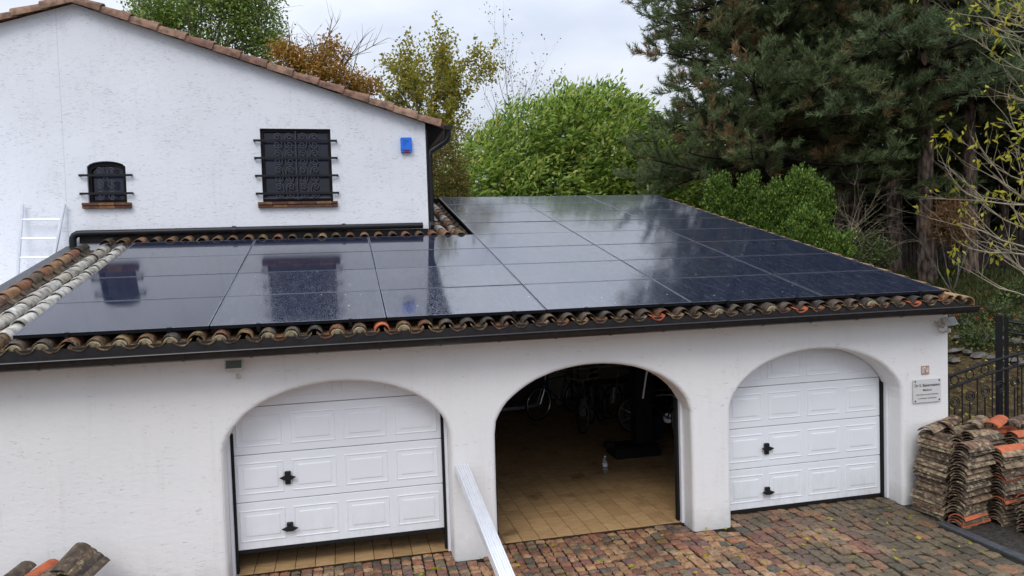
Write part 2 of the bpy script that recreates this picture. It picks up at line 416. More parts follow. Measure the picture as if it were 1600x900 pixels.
M['thuja'] = leaf('conifer_scale_leaf', [(0, (.025, .055, .012)), (.4, (.08, .15, .025)), (.75, (.15, .25, .04)), (1, (.33, .42, .07))], .2, .5)
M['yellowleaf'] = leaf('yellow_leaf', [(0, (.22, .26, .03)), (.4, (.42, .40, .03)), (.8, (.55, .46, .04)), (1, (.30, .33, .05))], .4, .5)
M['birchleaf'] = leaf('birch_leaf', [(0, (.16, .19, .03)), (.5, (.34, .31, .04)), (1, (.46, .36, .05))], .35, .5)
M['greenleaf'] = leaf('green_leaf', [(0, (.10, .17, .04)), (.5, (.21, .31, .06)), (1, (.36, .42, .10))], .3, .5)
M['orangeleaf'] = leaf('orange_leaf', [(0, (.28, .13, .025)), (.5, (.48, .24, .04)), (1, (.24, .20, .04))], .3, .5)
M['hedgebrown'] = leaf('brown_hedge_leaf', [(0, (.12, .09, .025)), (.5, (.20, .15, .04)), (1, (.13, .15, .03))], .3, .6)
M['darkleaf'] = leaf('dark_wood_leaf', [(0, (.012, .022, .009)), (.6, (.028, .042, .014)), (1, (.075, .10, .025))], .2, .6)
M['litter'] = leaf('fallen_leaf', [(0, (.10, .065, .025)), (.5, (.20, .14, .04)), (.75, (.40, .33, .07)), (1, (.16, .09, .035))], .1, .6)
M['grass'] = leaf('grass_blade', [(0, (.02, .035, .008)), (.6, (.045, .065, .014)), (1, (.10, .09, .025))], .1, .6)
M['dullleaf'] = leaf('garden_leaf', [(0, (.035, .06, .02)), (.6, (.07, .11, .03)), (1, (.16, .18, .05))], .25, .5)
M['redflower'] = leaf('red_flower', [(0, (.35, .03, .02)), (1, (.45, .10, .04))], .2, .6)
def bark_mat():
    t = NT('pine_bark', .95, .1); p = t.pos(); q = t.map(p, (10, 10, 3.2))
    v = t.voro(q, 1.0); n = t.noise(q, 2.5, 5, .7)
    c = t.ramp(t.math('ADD', t.math('MULTIPLY', v, .7), t.math('MULTIPLY', n, .5)), [(.3, (.30, .23, .19)), (.55, (.19, .135, .105)), (.8, (.05, .036, .03))])
    return t.out(c, t.bump(t.math('SUBTRACT', n, v), 1.0, .05))
M['bark'] = bark_mat()
M['bark_dark'] = plain('pine_branch_bark', (.035, .028, .024), .95, .1, var=.4, scale=6)
M['bark_grey'] = plain('grey_bark', (.16, .15, .125), .9, .15, var=.35, scale=8, bump=.6)
M['twig'] = plain('pale_twig', (.34, .29, .20), .85, .2, var=.25, scale=5)
M['twig_grey'] = plain('grey_twig', (.20, .18, .16), .85, .2, var=.25, scale=5)

# ------------------------------------------------------------------ ground, driveway
def terrain(x, y):
    d = math.hypot(x - CAM.x, y - CAM.y)
    t = min(max((d - 12.2) / 11.0, 0), 1); t = t * t * (3 - 2 * t) * .35 + t * .65
    z = 2.45 * t + max(0, d - 23.2) * .012
    if y < -1: z *= max(0, 1 + (y + 1) / 6)
    if x < 10.44 and y < 8.9: z = 0
    if 8.9 <= y and x < 10.44: z = max(z, 1.2)
    return z
xs = sorted(set([-300, -120, -60, -30, -15, -8] + list(np.arange(-4, 10.1, 1.0)) + [10.42, 10.46] + list(np.arange(10.9, 26, .45)) + [28, 32, 38, 50, 80, 150, 300]))
ys = sorted(set([-120, -40, -15] + list(np.arange(-8, 8.5, .5)) + [8.88, 8.92] + list(np.arange(9.4, 22, .6)) + [24, 28, 34, 45, 70, 140, 400]))
V = []; 
for y in ys:
    for x in xs:
        z = terrain(x, y)
        V.append((x, y, z - .06 + (0.05 * math.sin(x * 2.3 + y) * math.cos(y * 1.7) if z > .1 else 0)))
nx = len(xs)
F = [(j * nx + i, j * nx + i + 1, (j + 1) * nx + i + 1, (j + 1) * nx + i) for j in range(len(ys) - 1) for i in range(nx - 1)]
tag(link('ground', rawmesh('ground', V, F, M['ground'], True)), kind='structure')

drive = MB(); drive.box((-3, -9, -.2), (7.3, .27, -.026)); drive.box((7.3, -9, -.2), (10.25, .352, -.026)); drive = drive.build('driveway', M['joint']); tag(drive, kind='structure')
# granite setts in courses running away from the facade
def sett_mesh(seed):
    r = random.Random(seed); n = 4; vs = []; fs = []
    for j in range(n):
        for i in range(n):
            u = i / (n - 1) - .5; v = j / (n - 1) - .5; e = max(abs(u), abs(v)) > .49; cn = abs(u) > .49 and abs(v) > .49
            k = .95 if cn else 1.0
            vs.append(((u * .96 + r.uniform(-.05, .05)) * k, (v * .96 + r.uniform(-.05, .05)) * k, (-.009 if e else 0) + r.uniform(-.005, .005) - (.004 if cn else 0)))
    for j in range(n - 1):
        for i in range(n - 1): a = j * n + i; fs.append((a, a + 1, a + n + 1, a + n))
    ring = [i for i in range(n)] + [j * n + n - 1 for j in range(1, n)] + [n * n - 1 - i for i in range(1, n)] + [j * n for j in range(n - 2, 0, -1)]
    b = len(vs)
    for i in ring: x, y, z = vs[i]; vs.append((x * 1.02, y * 1.02, -.06))
    L = len(ring)
    for k in range(L): fs.append((ring[(k + 1) % L], ring[k], b + k, b + (k + 1) % L))
    return vs, fs
svar = [sett_mesh(i) for i in range(9)]
setts = []; x = -1.2; r_ = random.Random(3)
while x < 10.1:
    t = min(max((x - 5.5) / 3.0, 0), 1)
    w = r_.uniform(.095, .125) * (1 - t) + r_.uniform(.13, .165) * t
    y = .345 if x > 7.3 else .262
    first = True
    while y > -3.4:
        l = (r_.uniform(.085, .15) * (1 - t) + r_.uniform(.14, .24) * t) * (r_.uniform(.5, 1) if first else 1); first = False
        inside = any(abs(x + w / 2 - c) < .02 + hw for c, hw in ((2.955, 1.17), (5.81, 1.185), (8.70, 1.205)))
        if (y <= .02 or inside) and x + w < (9.97 if y > -.62 else 9.83):
            setts.append((x + w / 2 + .012 * math.sin(y * 3 + x * 5), y - l / 2, r_.uniform(-.012, .008), w - .006, l - .006, r_.uniform(-.10, .10), r_.randrange(9), r_.uniform(-.05, .05), r_.uniform(-.05, .05)))
        y -= l
    x += w
def pxsize(q):
    u, v, z = project((q[0], q[1], 0))
    if not (-10 < u < 1610 and v < 912): return 0
    hid = 0
    a, b, _ = project((q[0] + q[3] / 2, q[1], 0)); c, d, _ = project((q[0], q[1] + q[4] / 2, 0))
    return abs((a - u) * (d - v) - (b - v) * (c - u)) + 5
setts.sort(key=pxsize, reverse=True)
smeshes = []
for vs_, fs_ in svar:
    mb = MB(); mb.add(vs_, fs_); smeshes.append(mb.mesh('sett', M['sett'], True))
for q in setts[:300]:
    link('sett', smeshes[q[6]], drive, (q[0], q[1], q[2]), (q[7], q[8], q[5]), (q[3], q[4], 1))
mb = MB()
for q in setts[300:]:
    Mx = Matrix.LocRotScale(Vector((q[0], q[1], q[2])), Euler((q[7], q[8], q[5])), Vector((q[3], q[4], 1)))
    mb.add([Mx @ Vector(p_) for p_ in svar[q[6]][0]], svar[q[6]][1])
tag(mb.build('setts', M['sett_joined'], drive, True), kind='stuff')
# kerb and dark strip to the right of it
yard = MB(); yard.box((9.86, -9, -.2), (13.2, .0, -.02)); tag(yard.build('gravel_yard', M['asphalt']), kind='structure')
kerb = empty('kerb', (9.83, 0, 0)); tag(kerb, kind='structure')
yy = -.64
for i in range(8):
    L = random.uniform(.75, 1.0); b = MB(); b.box((-.03, -L + .012, -.1), (.085, 0, .008), bev=.008)
    b.build('kerb_stone', M['bluestone'], kerb, loc=(0.0, yy, 0), rot=(0, 0, random.uniform(-.012, .012))); yy -= L

# ------------------------------------------------------------------ garage
SL = 0.22244; CS, SN = math.cos(SL), math.sin(SL)
PW, PH = 1.74, 1.11767
def RP(x, v, n): return Vector((x, -.13 + v * CS - n * SN, 2.715 + v * SN + n * CS))
garage = tag(empty('garage', (0, 0, 0)), 'white rendered garage with three arched openings under a low tiled roof', 'garage')
ARCH = [(2.955, 1.17), (5.81, 1.185), (8.70, 1.205)]
ZS, RISE, TOP, XL, XR, WT = 1.34, .715, 2.56, -.95, 10.59, .32
def arch_pts(c, hw, grow, n=30):
    pts = [(c - hw - grow, 0.0), (c - hw - grow, .7)]
    for i in range(n + 1):
        a = math.pi * (1 - i / n); pts.append((c + (hw + grow) * math.cos(a), ZS + (RISE + grow) * math.sin(a)))
    return pts + [(c + hw + grow, .7), (c + hw + grow, 0.0)]
wb = MB(); FR = .045
edges = [XL]
for c, hw in ARCH: edges += [c - hw - FR, c + hw + FR]
edges.append(XR)
for i in range(0, len(edges), 2):
    a, b = edges[i], edges[i + 1]
    wb.add([(a, 0, -.05), (b, 0, -.05), (b, 0, TOP), (a, 0, TOP)], [(0, 1, 2, 3)])
for c, hw in ARCH:
    loops = []
    for k in range(4):
        w = k / 3 * math.pi / 2; jit = random.Random(int(c * 10))
        loops.append([(x_ + jit.uniform(-.006, .006), FR * (1 - math.cos(w)) if k else 0, z_ if z_ > 0 else -.05) for x_, z_ in arch_pts(c, hw, FR * (1 - math.sin(w)))])
    loops.append([(x_, WT, z_ if z_ > 0 else -.05) for x_, z_ in arch_pts(c, hw, 0)])
    # front strip above the curve uses the first loop without jitter
    L0 = [(x_, 0, z_ if z_ > 0 else -.05) for x_, z_ in arch_pts(c, hw, FR)]; loops[0] = L0
    n = len(L0)
    for i in range(n - 1):
        (x0, _, z0), (x1, _, z1) = L0[i], L0[i + 1]
        if x1 - x0 > 1e-6: wb.add([(x0, 0, z0), (x1, 0, z1), (x1, 0, TOP), (x0, 0, TOP)], [(0, 1, 2, 3)])
    for a, b in zip(loops[:-1], loops[1:]):
        wb.add(a + b, [(i + 1, i, n + i, n + i + 1) for i in range(n - 1)])
front = wb.build('front_wall', M['stucco_garage'], garage)
# inner skin of the front wall and the rest of the shell
ib = MB()
ed = [XL + .3]
for c, hw in ARCH: ed += [c - hw - .03, c + hw + .03]
ed.append(XR - .3)
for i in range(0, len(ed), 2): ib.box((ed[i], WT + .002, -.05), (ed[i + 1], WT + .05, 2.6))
for c, hw in ARCH:
    L0 = arch_pts(c, hw, .03)
    for (x0, z0), (x1, z1) in zip(L0[:-1], L0[1:]):
        if x1 - x0 > 1e-6: ib.add([(x0, WT + .05, z0), (x1, WT + .05, z1), (x1, WT + .05, 2.6), (x0, WT + .05, 2.6)], [(0, 1, 2, 3)])
ib.box((-.65, 8.3, -.05), (10.28, 8.35, 4.3))
for x0 in (-.648, 10.24): ib.prism([(.38, -.05), (8.3, -.05), (8.3, 4.32), (.38, 2.53)], 'x', x0, x0 + .045)
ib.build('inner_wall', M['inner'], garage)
for nm, x0, x1 in (('side_wall', XL, XL + .3), ('side_wall', XR - .3, XR)):
    b = MB(); b.prism([(.001, -.05), (8.7, -.05), (8.7, 4.42), (.001, 2.5)], 'x', x0 + (.0 if x0 < 0 else .0), x1); b.build(nm, M['stucco_garage'], garage)
b = MB(); b.box((XL + .3, 8.4, -.05), (XR - .3, 8.7, 4.4)); b.build('back_wall', M['stucco_garage'], garage)
# deck
b = MB(); b.box((-.98, -.02, -.24), (10.66, 8.98, -.175)); b.build('roof_deck', M['deck'], garage, loc=RP(0, 0, 0), rot=(SL, 0, 0))
b = MB(); b.box((-.95, 8.96, -.24), (10.66, 9.06, -.03)); b.build('ridge_board', M['deck'], garage, loc=RP(0, 0, 0), rot=(SL, 0, 0))
b = MB(); b.box((-.93, -.265, 2.43), (10.6, -.235, 2.58)); b.build('fascia', M['gutter'], garage)
b = MB(); b.box((-.95, -.235, 2.44), (10.6, -.002, 2.47)); b.build('soffit', M['stucco_garage'], garage)
# gutter: half-round trough
prof = []
for k in range(11):
    a = math.pi + math.pi * k / 10; prof.append((-.345 + .065 * math.cos(a), 2.492 + .082 * math.sin(a)))
inner = [(-.345 + (q[0] + .345) * .93, 2.494 + (q[1] - 2.492) * .93) for q in prof[::-1]]
b = MB(); b.prism(prof + inner, 'x', -1.2, 10.68); b.tube([(-1.2, -.412, 2.494), (10.68, -.412, 2.494)], .008, 6)
gut = b.build('gutter', M['gutter'], garage, True, (0, 0, -.012), (0, -.0035, 0))
b = MB(); b.prism([(-.41, 2.50)] + prof[1:-1] + [(-.28, 2.50)], 'x', 10.68, 10.69); b.build('gutter_end', M['gutter'], gut)
gx = .3
while gx < 10.6:
    b = MB(); o = [(-.345 + (q[0] + .345) * 1.06, 2.492 + (q[1] - 2.492) * 1.06) for q in prof]
    b.prism(o + prof[::-1], 'x', gx - .012, gx + .012); b.build('gutter_bracket', M['gutter'], gut); gx += .62

# clay tiles ---------------------------------------------------------------
def tile_mesh(name, mat, L=.45, r0=.083, r1=.068, th=.012, up=True, span=math.pi, n=8, seed=0, flat=1.0):
    rr = random.Random(seed); vs = []; fs = []
    for (yy, r) in ((0, r0), (L * .5, (r0 + r1) / 2), (L, r1)):
        for rad in (r, r - th):
            for k in range(n + 1):
                a = math.pi / 2 - span / 2 + span * k / n
                z = rad * math.sin(a) * flat
                vs.append((-rad * math.cos(a) + rr.uniform(-.0015, .0015), yy + (rr.uniform(-.006, .006) if yy == 0 else 0), z + rr.uniform(-.0015, .0015)))
    w = 2 * (n + 1)
    for s in range(2):
        for k in range(n):
            a = s * w + k; fs.append((a + 1, a, a + w, a + w + 1))
            a = s * w + (n + 1) + k; fs.append((a, a + 1, a + w + 1, a + w))
        for k in (0, n):
            a = s * w + k; q = (a, a + n + 1, a + w + n + 1, a + w); fs.append(q if k else q[::-1])
    for s in (0, 2):
        for k in range(n):
            a = s * w + k; q = (a, a + 1, a + n + 2, a + n + 1); fs.append(q if s == 0 else q[::-1])
    if not up: vs = [(x_, y_, -z_) for x_, y_, z_ in vs]; fs = [f[::-1] for f in fs]
    mb = MB(); mb.add(vs, fs); return mb.mesh(name, mat, True)
COV = {k: [tile_mesh('cover_tile', M[k], seed=i) for i in range(3)] for k in ('clay', 'clay_dark', 'clay_orange', 'clay_white', 'clay_edge', 'clay_eave')}
PAN = {k: [tile_mesh('pan_tile', M[k], r0=.098, r1=.112, up=False, span=R(128), seed=10 + i) for i in range(3)] for k in ('clay', 'clay_dark', 'clay_orange', 'clay_white', 'clay_eave')}
TP = .226; PH0 = .035
def cover(x, v, kind, dn=0, nm='cover_tile', yaw=0):
    return link(nm, random.choice(COV[kind]), garage, RP(x + random.uniform(-.006, .006), v, -.122 + dn), (SL - .03 + random.uniform(-.012, .012), random.uniform(-.04, .04), yaw + random.uniform(-.03, .03)))
def pan(x, v, kind):
    return link('pan_tile', random.choice(PAN[kind]), garage, RP(x + random.uniform(-.004, .004), v, -.040), (SL - .03 + random.uniform(-.01, .01), random.uniform(-.03, .03), random.uniform(-.02, .02)))
plug = MB()
pts = [(0, 0)] + [(.066 * math.cos(a), .062 * math.sin(a)) for a in [math.pi * k / 8 for k in range(9)]]
plug.prism([(.066 * math.cos(math.pi * k / 8), .064 * math.sin(math.pi * k / 8)) for k in range(9)], 'y', .0, .05); plug = plug.mesh('mortar_plug', M['mortar'])
k = -4
while True:
    x = PH0 + k * TP
    if x > 10.5: break
    lit = x < 4.2
    for c in range(2):
        if c == 0:
            kind = 'clay_dark' if (x > 4.5 and random.random() < .85) or random.random() < .45 else 'clay_eave'
            if k in (15, ): kind = 'clay_orange'
        else: kind = 'clay_white' if x < 0 else 'clay_dark'
        cover(x, -.10 + c * .36, kind)
        pk = 'clay_orange' if (c == 0 and k in (28, 43, 36)) else ('clay_eave' if c == 0 else 'clay_dark')
        pan(x + TP / 2, -.175 + c * .36, pk)
    if random.random() < (.62 if x < 3.6 else .12) and k != 15:
        link('mortar_plug', plug, garage, RP(x, -.118, -.122), (SL, 0, random.uniform(-.1, .1)), (1, 1, random.uniform(.85, 1.05)))
    k += 1
# left strip
for j, (x, kind) in enumerate(((-.19, 'clay_white'), (-.417, 'clay_white'), (-.735, 'clay'))):
    for c in range(2, 13):
        if j == 2 and c % 5 == 2: kk = 'clay_dark'
        else: kk = kind
        cover(x, -.10 + c * .36, kk, .012 if j < 2 else .03)
    for c in range(2, 13):
        pan(x + TP / 2, -.175 + c * .36, 'clay_white' if j == 0 else 'clay_dark')
for c in range(2, 13): pan(-.58, -.175 + c * .36, 'clay_dark')
b = MB(); b.box((-1.02, -.1, -.25), (-.86, 4.75, -.085)); b.build('verge_flashing', M['gutter'], garage, loc=RP(0, 0, 0), rot=(SL, 0, 0))
# course under the house wall
k = -2
while PH0 + k * TP < 5.1:
    x = PH0 + k * TP
    cover(x, 4.50, 'clay_eave' if k % 3 else 'clay', .085); pan(x + TP / 2, 4.28, 'clay_dark')
    k += 1
# strip to the right of the house
for x in (4.555, 4.781, 5.007):
    for c in range(13, 25):
        cover(x, -.10 + c * .36, 'clay' if x < 4.6 and c < 17 else random.choice(['clay_white', 'clay_stackw'] if False else ['clay_white', 'clay', 'clay_white']), .02)
        pan(x + TP / 2, -.175 + c * .36, 'clay_dark')
# right verge
for c in range(25):
    cover(10.53, -.12 + c * .36, 'clay_edge', .004, 'verge_tile')
for c in range(25):
    o = link('verge_tile', random.choice(COV['clay_edge']), garage, RP(10.655, -.16 + c * .36, -.145), (SL - .03, R(38), random.uniform(-.01, .01)), (1.15, 1, 1.15))
# ---- garage doors
def garage_door(cx, z0, nsec, hx0, nm_label):
    d = empty('garage_door', (cx, 0.335, z0), parent=garage); d['label'] = nm_label
    hw = 1.118; SH = .515
    for s in range(nsec):
        b = MB(); b.box((-hw, 0, s * SH + .004), (hw, .04, (s + 1) * SH - .004), bev=.004); b.build('door_section', M['white_pvc'], d)
        for k in range(4):
            w2 = hw * 2 / 4; ca = -hw + w2 * (k + .5); za = s * SH + SH / 2
            pm = MB(); pr = []
            for (ix, iz, h) in ((.235, .170, .001), (.231, .166, -.007), (.224, .159, -.007), (.219, .154, -.0012), (.176, .110, -.0012), (.1735, .1075, -.008), (.160, .094, -.0085)):
                pr.append([(ca - ix, h, za - iz), (ca + ix, h, za - iz), (ca + ix, h, za + iz), (ca - ix, h, za + iz)])
            vs_ = sum(pr, []); fs_ = [(l * 4 + i, l * 4 + (i + 1) % 4, l * 4 + 4 + (i + 1) % 4, l * 4 + 4 + i) for l in range(len(pr) - 1) for i in range(4)]
            fs_.append(tuple((len(pr) - 1) * 4 + i for i in range(4)))
            pm.add(vs_, fs_); pm.build('door_panel', M['white_pvc'], d)
    b = MB(); b.box((-hw, .003, -.035), (hw, .035, .003)); b.build('door_seal', M['rubber'], d)
    for (hz, lock) in ((.62 + .14, True), (.20, False)):
        b = MB(); b.prism([(-.085, .0), (-.03, .022), (.03, .022), (.085, .0), (.03, -.028), (-.03, -.028)], 'y', -.055, -.03)
        b.box((-.032, -.032, .0), (.032, -.001, .062), bev=.006)
        if lock: b.box((-.028, -.026, -.082), (.028, -.001, -.02), bev=.005)
        b.build('door_handle', M['black'], d, loc=(hx0, 0, hz))
    return d
garage_door(2.945, .245, 4, -.56, 'white panelled garage door of the left arch, raised a little off the floor')
garage_door(8.72, .038, 4, -.55, 'white panelled garage door of the right arch, closed')
for c, hw in ARCH:     # white frame strips and black tracks in each reveal
    for s in (-1, 1):
        b = MB(); x0 = c + s * (hw - .002); b.box((min(x0, x0 - s * .03), .25, 0), (max(x0, x0 - s * .03), .318, 1.50)); b.build('door_frame', M['white_trim'], garage)
        b = MB(); x0 = c + s * (hw - .032); b.box((min(x0, x0 - s * .028), .30, 0), (max(x0, x0 - s * .028), .372, 1.52)); b.build('door_track', M['rubber'], garage)
# ---- garage floor
fl = MB(); fl.box((-.6, .27, -.1), (7.3, 8.3, .0)); fl.box((7.3, .352, -.1), (10.24, 8.3, .0)); fl = fl.build('garage_floor', M['grout']); tag(fl, kind='structure')
T = .212; tl = []
for i in range(int(10.7 / T)):
    for j in range(38):
        x, y = -.55 + i * T, .275 + j * T
        if x + T > 10.2 or y + T > 8.28 or (x > 7.1 and j == 0): continue
        u, v, z = project((x + T / 2, y + T / 2, 0)); vis = 0
        # visible through an opening?
        dx = x + T / 2 - CAM.x; dy = y - CAM.y; xw = CAM.x + dx * (.33 - CAM.y) / dy
        for c, hw in ARCH[:2]:
            if abs(xw - c) < hw and (c > 4 or y < 1.2): vis = 1
        tl.append((vis * 1000 / z, x, y))
tl.sort(reverse=True)
tb = MB(); tb.box((.004, .004, 0), (T - .004, T - .004, .008)); tme = tb.mesh('floor_tile', M['floor'])
for _, x, y in tl[:300]: link('floor_tile', tme, fl, (x, y, random.uniform(-.0008, .0008)), (random.uniform(-.003, .003), random.uniform(-.003, .003), 0))
b = MB()
for _, x, y in tl[300:]: b.box((x + .004, y + .004, .0005), (x + T - .004, y + T - .004, .0085))
tag(b.build('floor_tiles', M['floor_joined'], fl), kind='stuff')
# ------------------------------------------------------------------ solar panels
pw, ph = 1.730, 1.106
fm = MB()
for a, b_ in (((0, 0), (pw, .012)), ((0, ph - .012), (pw, ph)), ((0, .012), (.014, ph - .012)), ((pw - .014, .012), (pw, ph - .012))):
    fm.mi = 0; fm.box((*a, -.035), (*b_, -.0013)); fm.mi = 1; fm.box((*a, -.0012), (*b_, 0)); fm.mi = 0
fm.box((.011, .011, -.034), (pw - .011, ph - .011, -.012)); fme = fm.mesh('frame', [M['panelframe'], M['framelip']])
gm = {}
for q in ('solar_dry', 'solar_wet'):
    b = MB(); b.add([(.0135, .0115, -.0015), (pw - .0135, .0115, -.0015), (pw - .0135, ph - .0115, -.0015), (.0135, ph - .0115, -.0015)], [(0, 1, 2, 3)]); gm[q] = b.mesh('glass', M[q])
cm = MB(); cm.box((-.02, -.016, -.05), (.02, -.001, .004)); cm.box((-.02, -.016, .001), (.02, .010, .005)); cm.box((-.014, -.03, -.075), (.014, .03, -.036)); cme = cm.mesh('clamp', M['alu_dark'] if 'alu_dark' in M else M['pipe'])
rown = ['lowest', 'second lowest', 'third lowest', 'fourth lowest', 'fifth lowest', 'third highest', 'second highest', 'highest']
coln = ['leftmost', 'second from left', 'third from left', 'third from right', 'second from right', 'rightmost']
for r0 in range(8):
    for c0 in range(6):
        if r0 > 3 and c0 < 3: continue
        e = empty('solar_panel', RP(c0 * PW + .005 + random.uniform(-.002, .002), r0 * PH + .006, random.uniform(-.001, .001)), (SL + random.uniform(-.0015, .0015), random.uniform(-.0015, .0015), 0))
        if r0 > 3: cl = ['left', 'middle', 'right'][c0 - 3] + ' of the three'
        else: cl = coln[c0]
        tag(e, 'black solar panel in the %s row of the roof, %s' % (rown[r0], cl), 'solar panel', 'solar panels on the garage roof')
        dry = c0 == 0 or (c0 in (1, 2) and r0 > 1) 
        link('frame', fme, e); link('glass', gm['solar_dry' if dry else 'solar_wet'], e)
        if r0 == 0:
            for fx in (.265, .79): link('clamp', cme, e, (fx * pw, 0, 0))
b = MB()
for c0 in range(6):
    for fx in (.265, .79):
        x = c0 * PW + fx * pw + .009; b = MB(); b.box((x - .018, .03, -.072), (x + .018, (4.4 if c0 < 3 else 8.88), -.0365))
        b.build('mounting_rail', M['pipe'], garage, loc=RP(0, 0, 0), rot=(SL, 0, 0))

# ------------------------------------------------------------------ house
HY = 4.62; HXR = 4.51; AX, AZ, EZ = -.77, 7.36, 5.61
house = tag(empty('house', (0, 0, 0)), 'white rendered house gable with tiled verge and barred windows behind the garage roof', 'house')
sl = (AZ - EZ) / (HXR - AX)
def rake(x): return AZ - sl * abs(x - AX)
hb = MB()
def colstrip(x0, x1, z0f, z1f, n=1):
    for i in range(n):
        a = x0 + (x1 - x0) * i / n; c = x0 + (x1 - x0) * (i + 1) / n
        hb.add([(a, HY, z0f(a)), (c, HY, z0f(c)), (c, HY, z1f(c)), (a, HY, z1f(a))], [(0, 1, 2, 3)])
W1 = (1.843, 2.948, 4.315, 5.50); W2 = (-.716, -.169, 4.338, 4.88)
def arc2(x): u = (x - (W2[0] + W2[1]) / 2) / ((W2[1] - W2[0]) / 2); return W2[3] + .10 * math.sqrt(max(0, 1 - u * u * .98)) - .0
zero = lambda x: -.05
for a, c in ((-6.1, AX), (AX, W2[0]), (W2[1], W1[0]), (W1[1], HXR)): colstrip(a, c, zero, rake)
for a, c, z0, z1f in ((*W1[:2], W1[2], lambda x: W1[3]), (*W2[:2], W2[2], arc2)):
    colstrip(a, c, zero, lambda x: z0); colstrip(a, c, z1f, rake, 14)
D = .13
def reveal(pts):
    n = len(pts); vs_ = [(x, HY, z) for x, z in pts] + [(x, HY + D, z) for x, z in pts]
    hb.add(vs_, [((i + 1) % n, i, n + i, n + (i + 1) % n) for i in range(n)])
reveal([(W1[0], W1[2]), (W1[1], W1[2]), (W1[1], W1[3]), (W1[0], W1[3])])
a2 = [(W2[0] + (W2[1] - W2[0]) * i / 14, arc2(W2[0] + (W2[1] - W2[0]) * i / 14)) for i in range(15)]
reveal([(W2[0], W2[2]), (W2[1], W2[2])] + a2[::-1])
hb.add([(HXR, HY, -.05), (HXR, 14, -.05), (HXR, 14, EZ), (HXR, HY, EZ)], [(0, 1, 2, 3)])
hb.add([(-6.1, 14, -.05), (-6.1, HY, -.05), (-6.1, HY, rake(-6.1)), (-6.1, 14, rake(-6.1))], [(0, 1, 2, 3)])
hb.add([(HXR, 14, -.05), (-6.1, 14, -.05), (-6.1, 14, rake(-6.1)), (AX, 14, AZ), (HXR, 14, EZ)], [(0, 1, 2, 3, 4)])
hb.build('wall', M['stucco_house'], house)
for sgn, xe in ((1, HXR + .36), (-1, -6.4)):
    b = MB(); za = AZ + .02; ze = AZ + .02 - sl * abs(xe - AX)
    b.prism([(AX, za), (xe, ze), (xe, ze + .10), (AX, za + .10)], 'y', HY + .03, 14.2); b.build('roof', M['clay_verge'], house)
# thin bedding of the verge and the tiles along it
VT = tile_mesh('verge_tile', M['clay_verge'], L=.47, r0=.158, r1=.122, th=.018, n=10, seed=3)
ang = math.atan(sl); LL = math.hypot(HXR + .24 - AX, sl * (HXR + .24 - AX)); nt = 14; stp = LL / nt
for side in (1, -1):
    for i in range(nt):
        if side < 0 and i > 9: break
        dd = (i + 1) * stp; x = AX + side * dd * math.cos(ang); z = AZ - dd * math.sin(ang) - .012
        # tile axis points uphill; lower end at (x,z)
        link('verge_tile', VT, house, (x, HY - .02, z), (ang - .02 + random.uniform(-.008, .008), random.uniform(-.05, .05), R(90) if side > 0 else R(-90)), (1, 1.05, 1))
tile_cap = link('ridge_tile', VT, house, (AX + .02, HY - .06, AZ + .06), (0.05, 0, 0), (1.1, 1, 1))
# eave box, gutter outlet, downpipe
b = MB(); b.prism([(HXR + .003, 5.50), (HXR + .30, 5.50), (HXR + .34, 5.62), (HXR + .003, 5.66)], 'y', HY + .04, 14); b.build('eave_box', M['deck'], house)
b = MB(); pr = [(HXR + .40 + .07 * math.cos(math.pi + math.pi * k / 8), 5.57 + .075 * math.sin(math.pi + math.pi * k / 8)) for k in range(9)]
b.prism(pr, 'y', HY - .05, 14); b.build('gutter', M['pipe'], house)
b = MB(); b.tube([(HXR + .40, HY + .08, 5.52), (HXR + .40, HY + .08, 5.42), (HXR + .36, HY + .08, 5.33), (HXR + .20, HY + .08, 5.22), (HXR + .085, HY + .08, 5.15), (HXR + .06, HY + .08, 5.05), (HXR + .06, HY + .08, 3.86)], .05, 10)
dp = b.build('downpipe', M['pipe'], house, True)
for z in (5.0, 4.95, 3.95):
    b = MB(); b.tube([(HXR + .06, HY + .08, z - .03), (HXR + .06, HY + .08, z + .03)], .058, 10); b.build('pipe_collar', M['pipe'], dp)
b = MB(); b.box((HXR + .002, HY + .01, 3.7), (HXR + .03, HY + .16, 5.5)); b.build('corner_trim', M['pipe'], house)
# pipe along the wall foot with a bend at its left end
pth = [(-.93, HY - .11, 3.55), (-.93, HY - .11, 3.76), (-.925, HY - .11, 3.80), (-.90, HY - .11, 3.84), (-.86, HY - .11, 3.862), (-.80, HY - .11, 3.868)] + [(x, HY - .11, 3.868 + .003 * x) for x in np.arange(-.4, 4.75, .4)]
b = MB(); b.tube(pth, .052, 10); wp = b.build('wall_pipe', M['pipe'], house, True)
for x in (1.4, 3.1, 4.55):
    b = MB(); b.tube([(x - .03, HY - .11, 3.868 + .003 * x), (x + .03, HY - .11, 3.868 + .003 * x)], .066, 10); b.build('pipe_collar', M['pipe'], wp)
b = MB(); b.box((-.86, HY - .03, 3.72), (4.5, HY - .004, 3.83)); b.build('lead_flashing', M['pipe'], house)
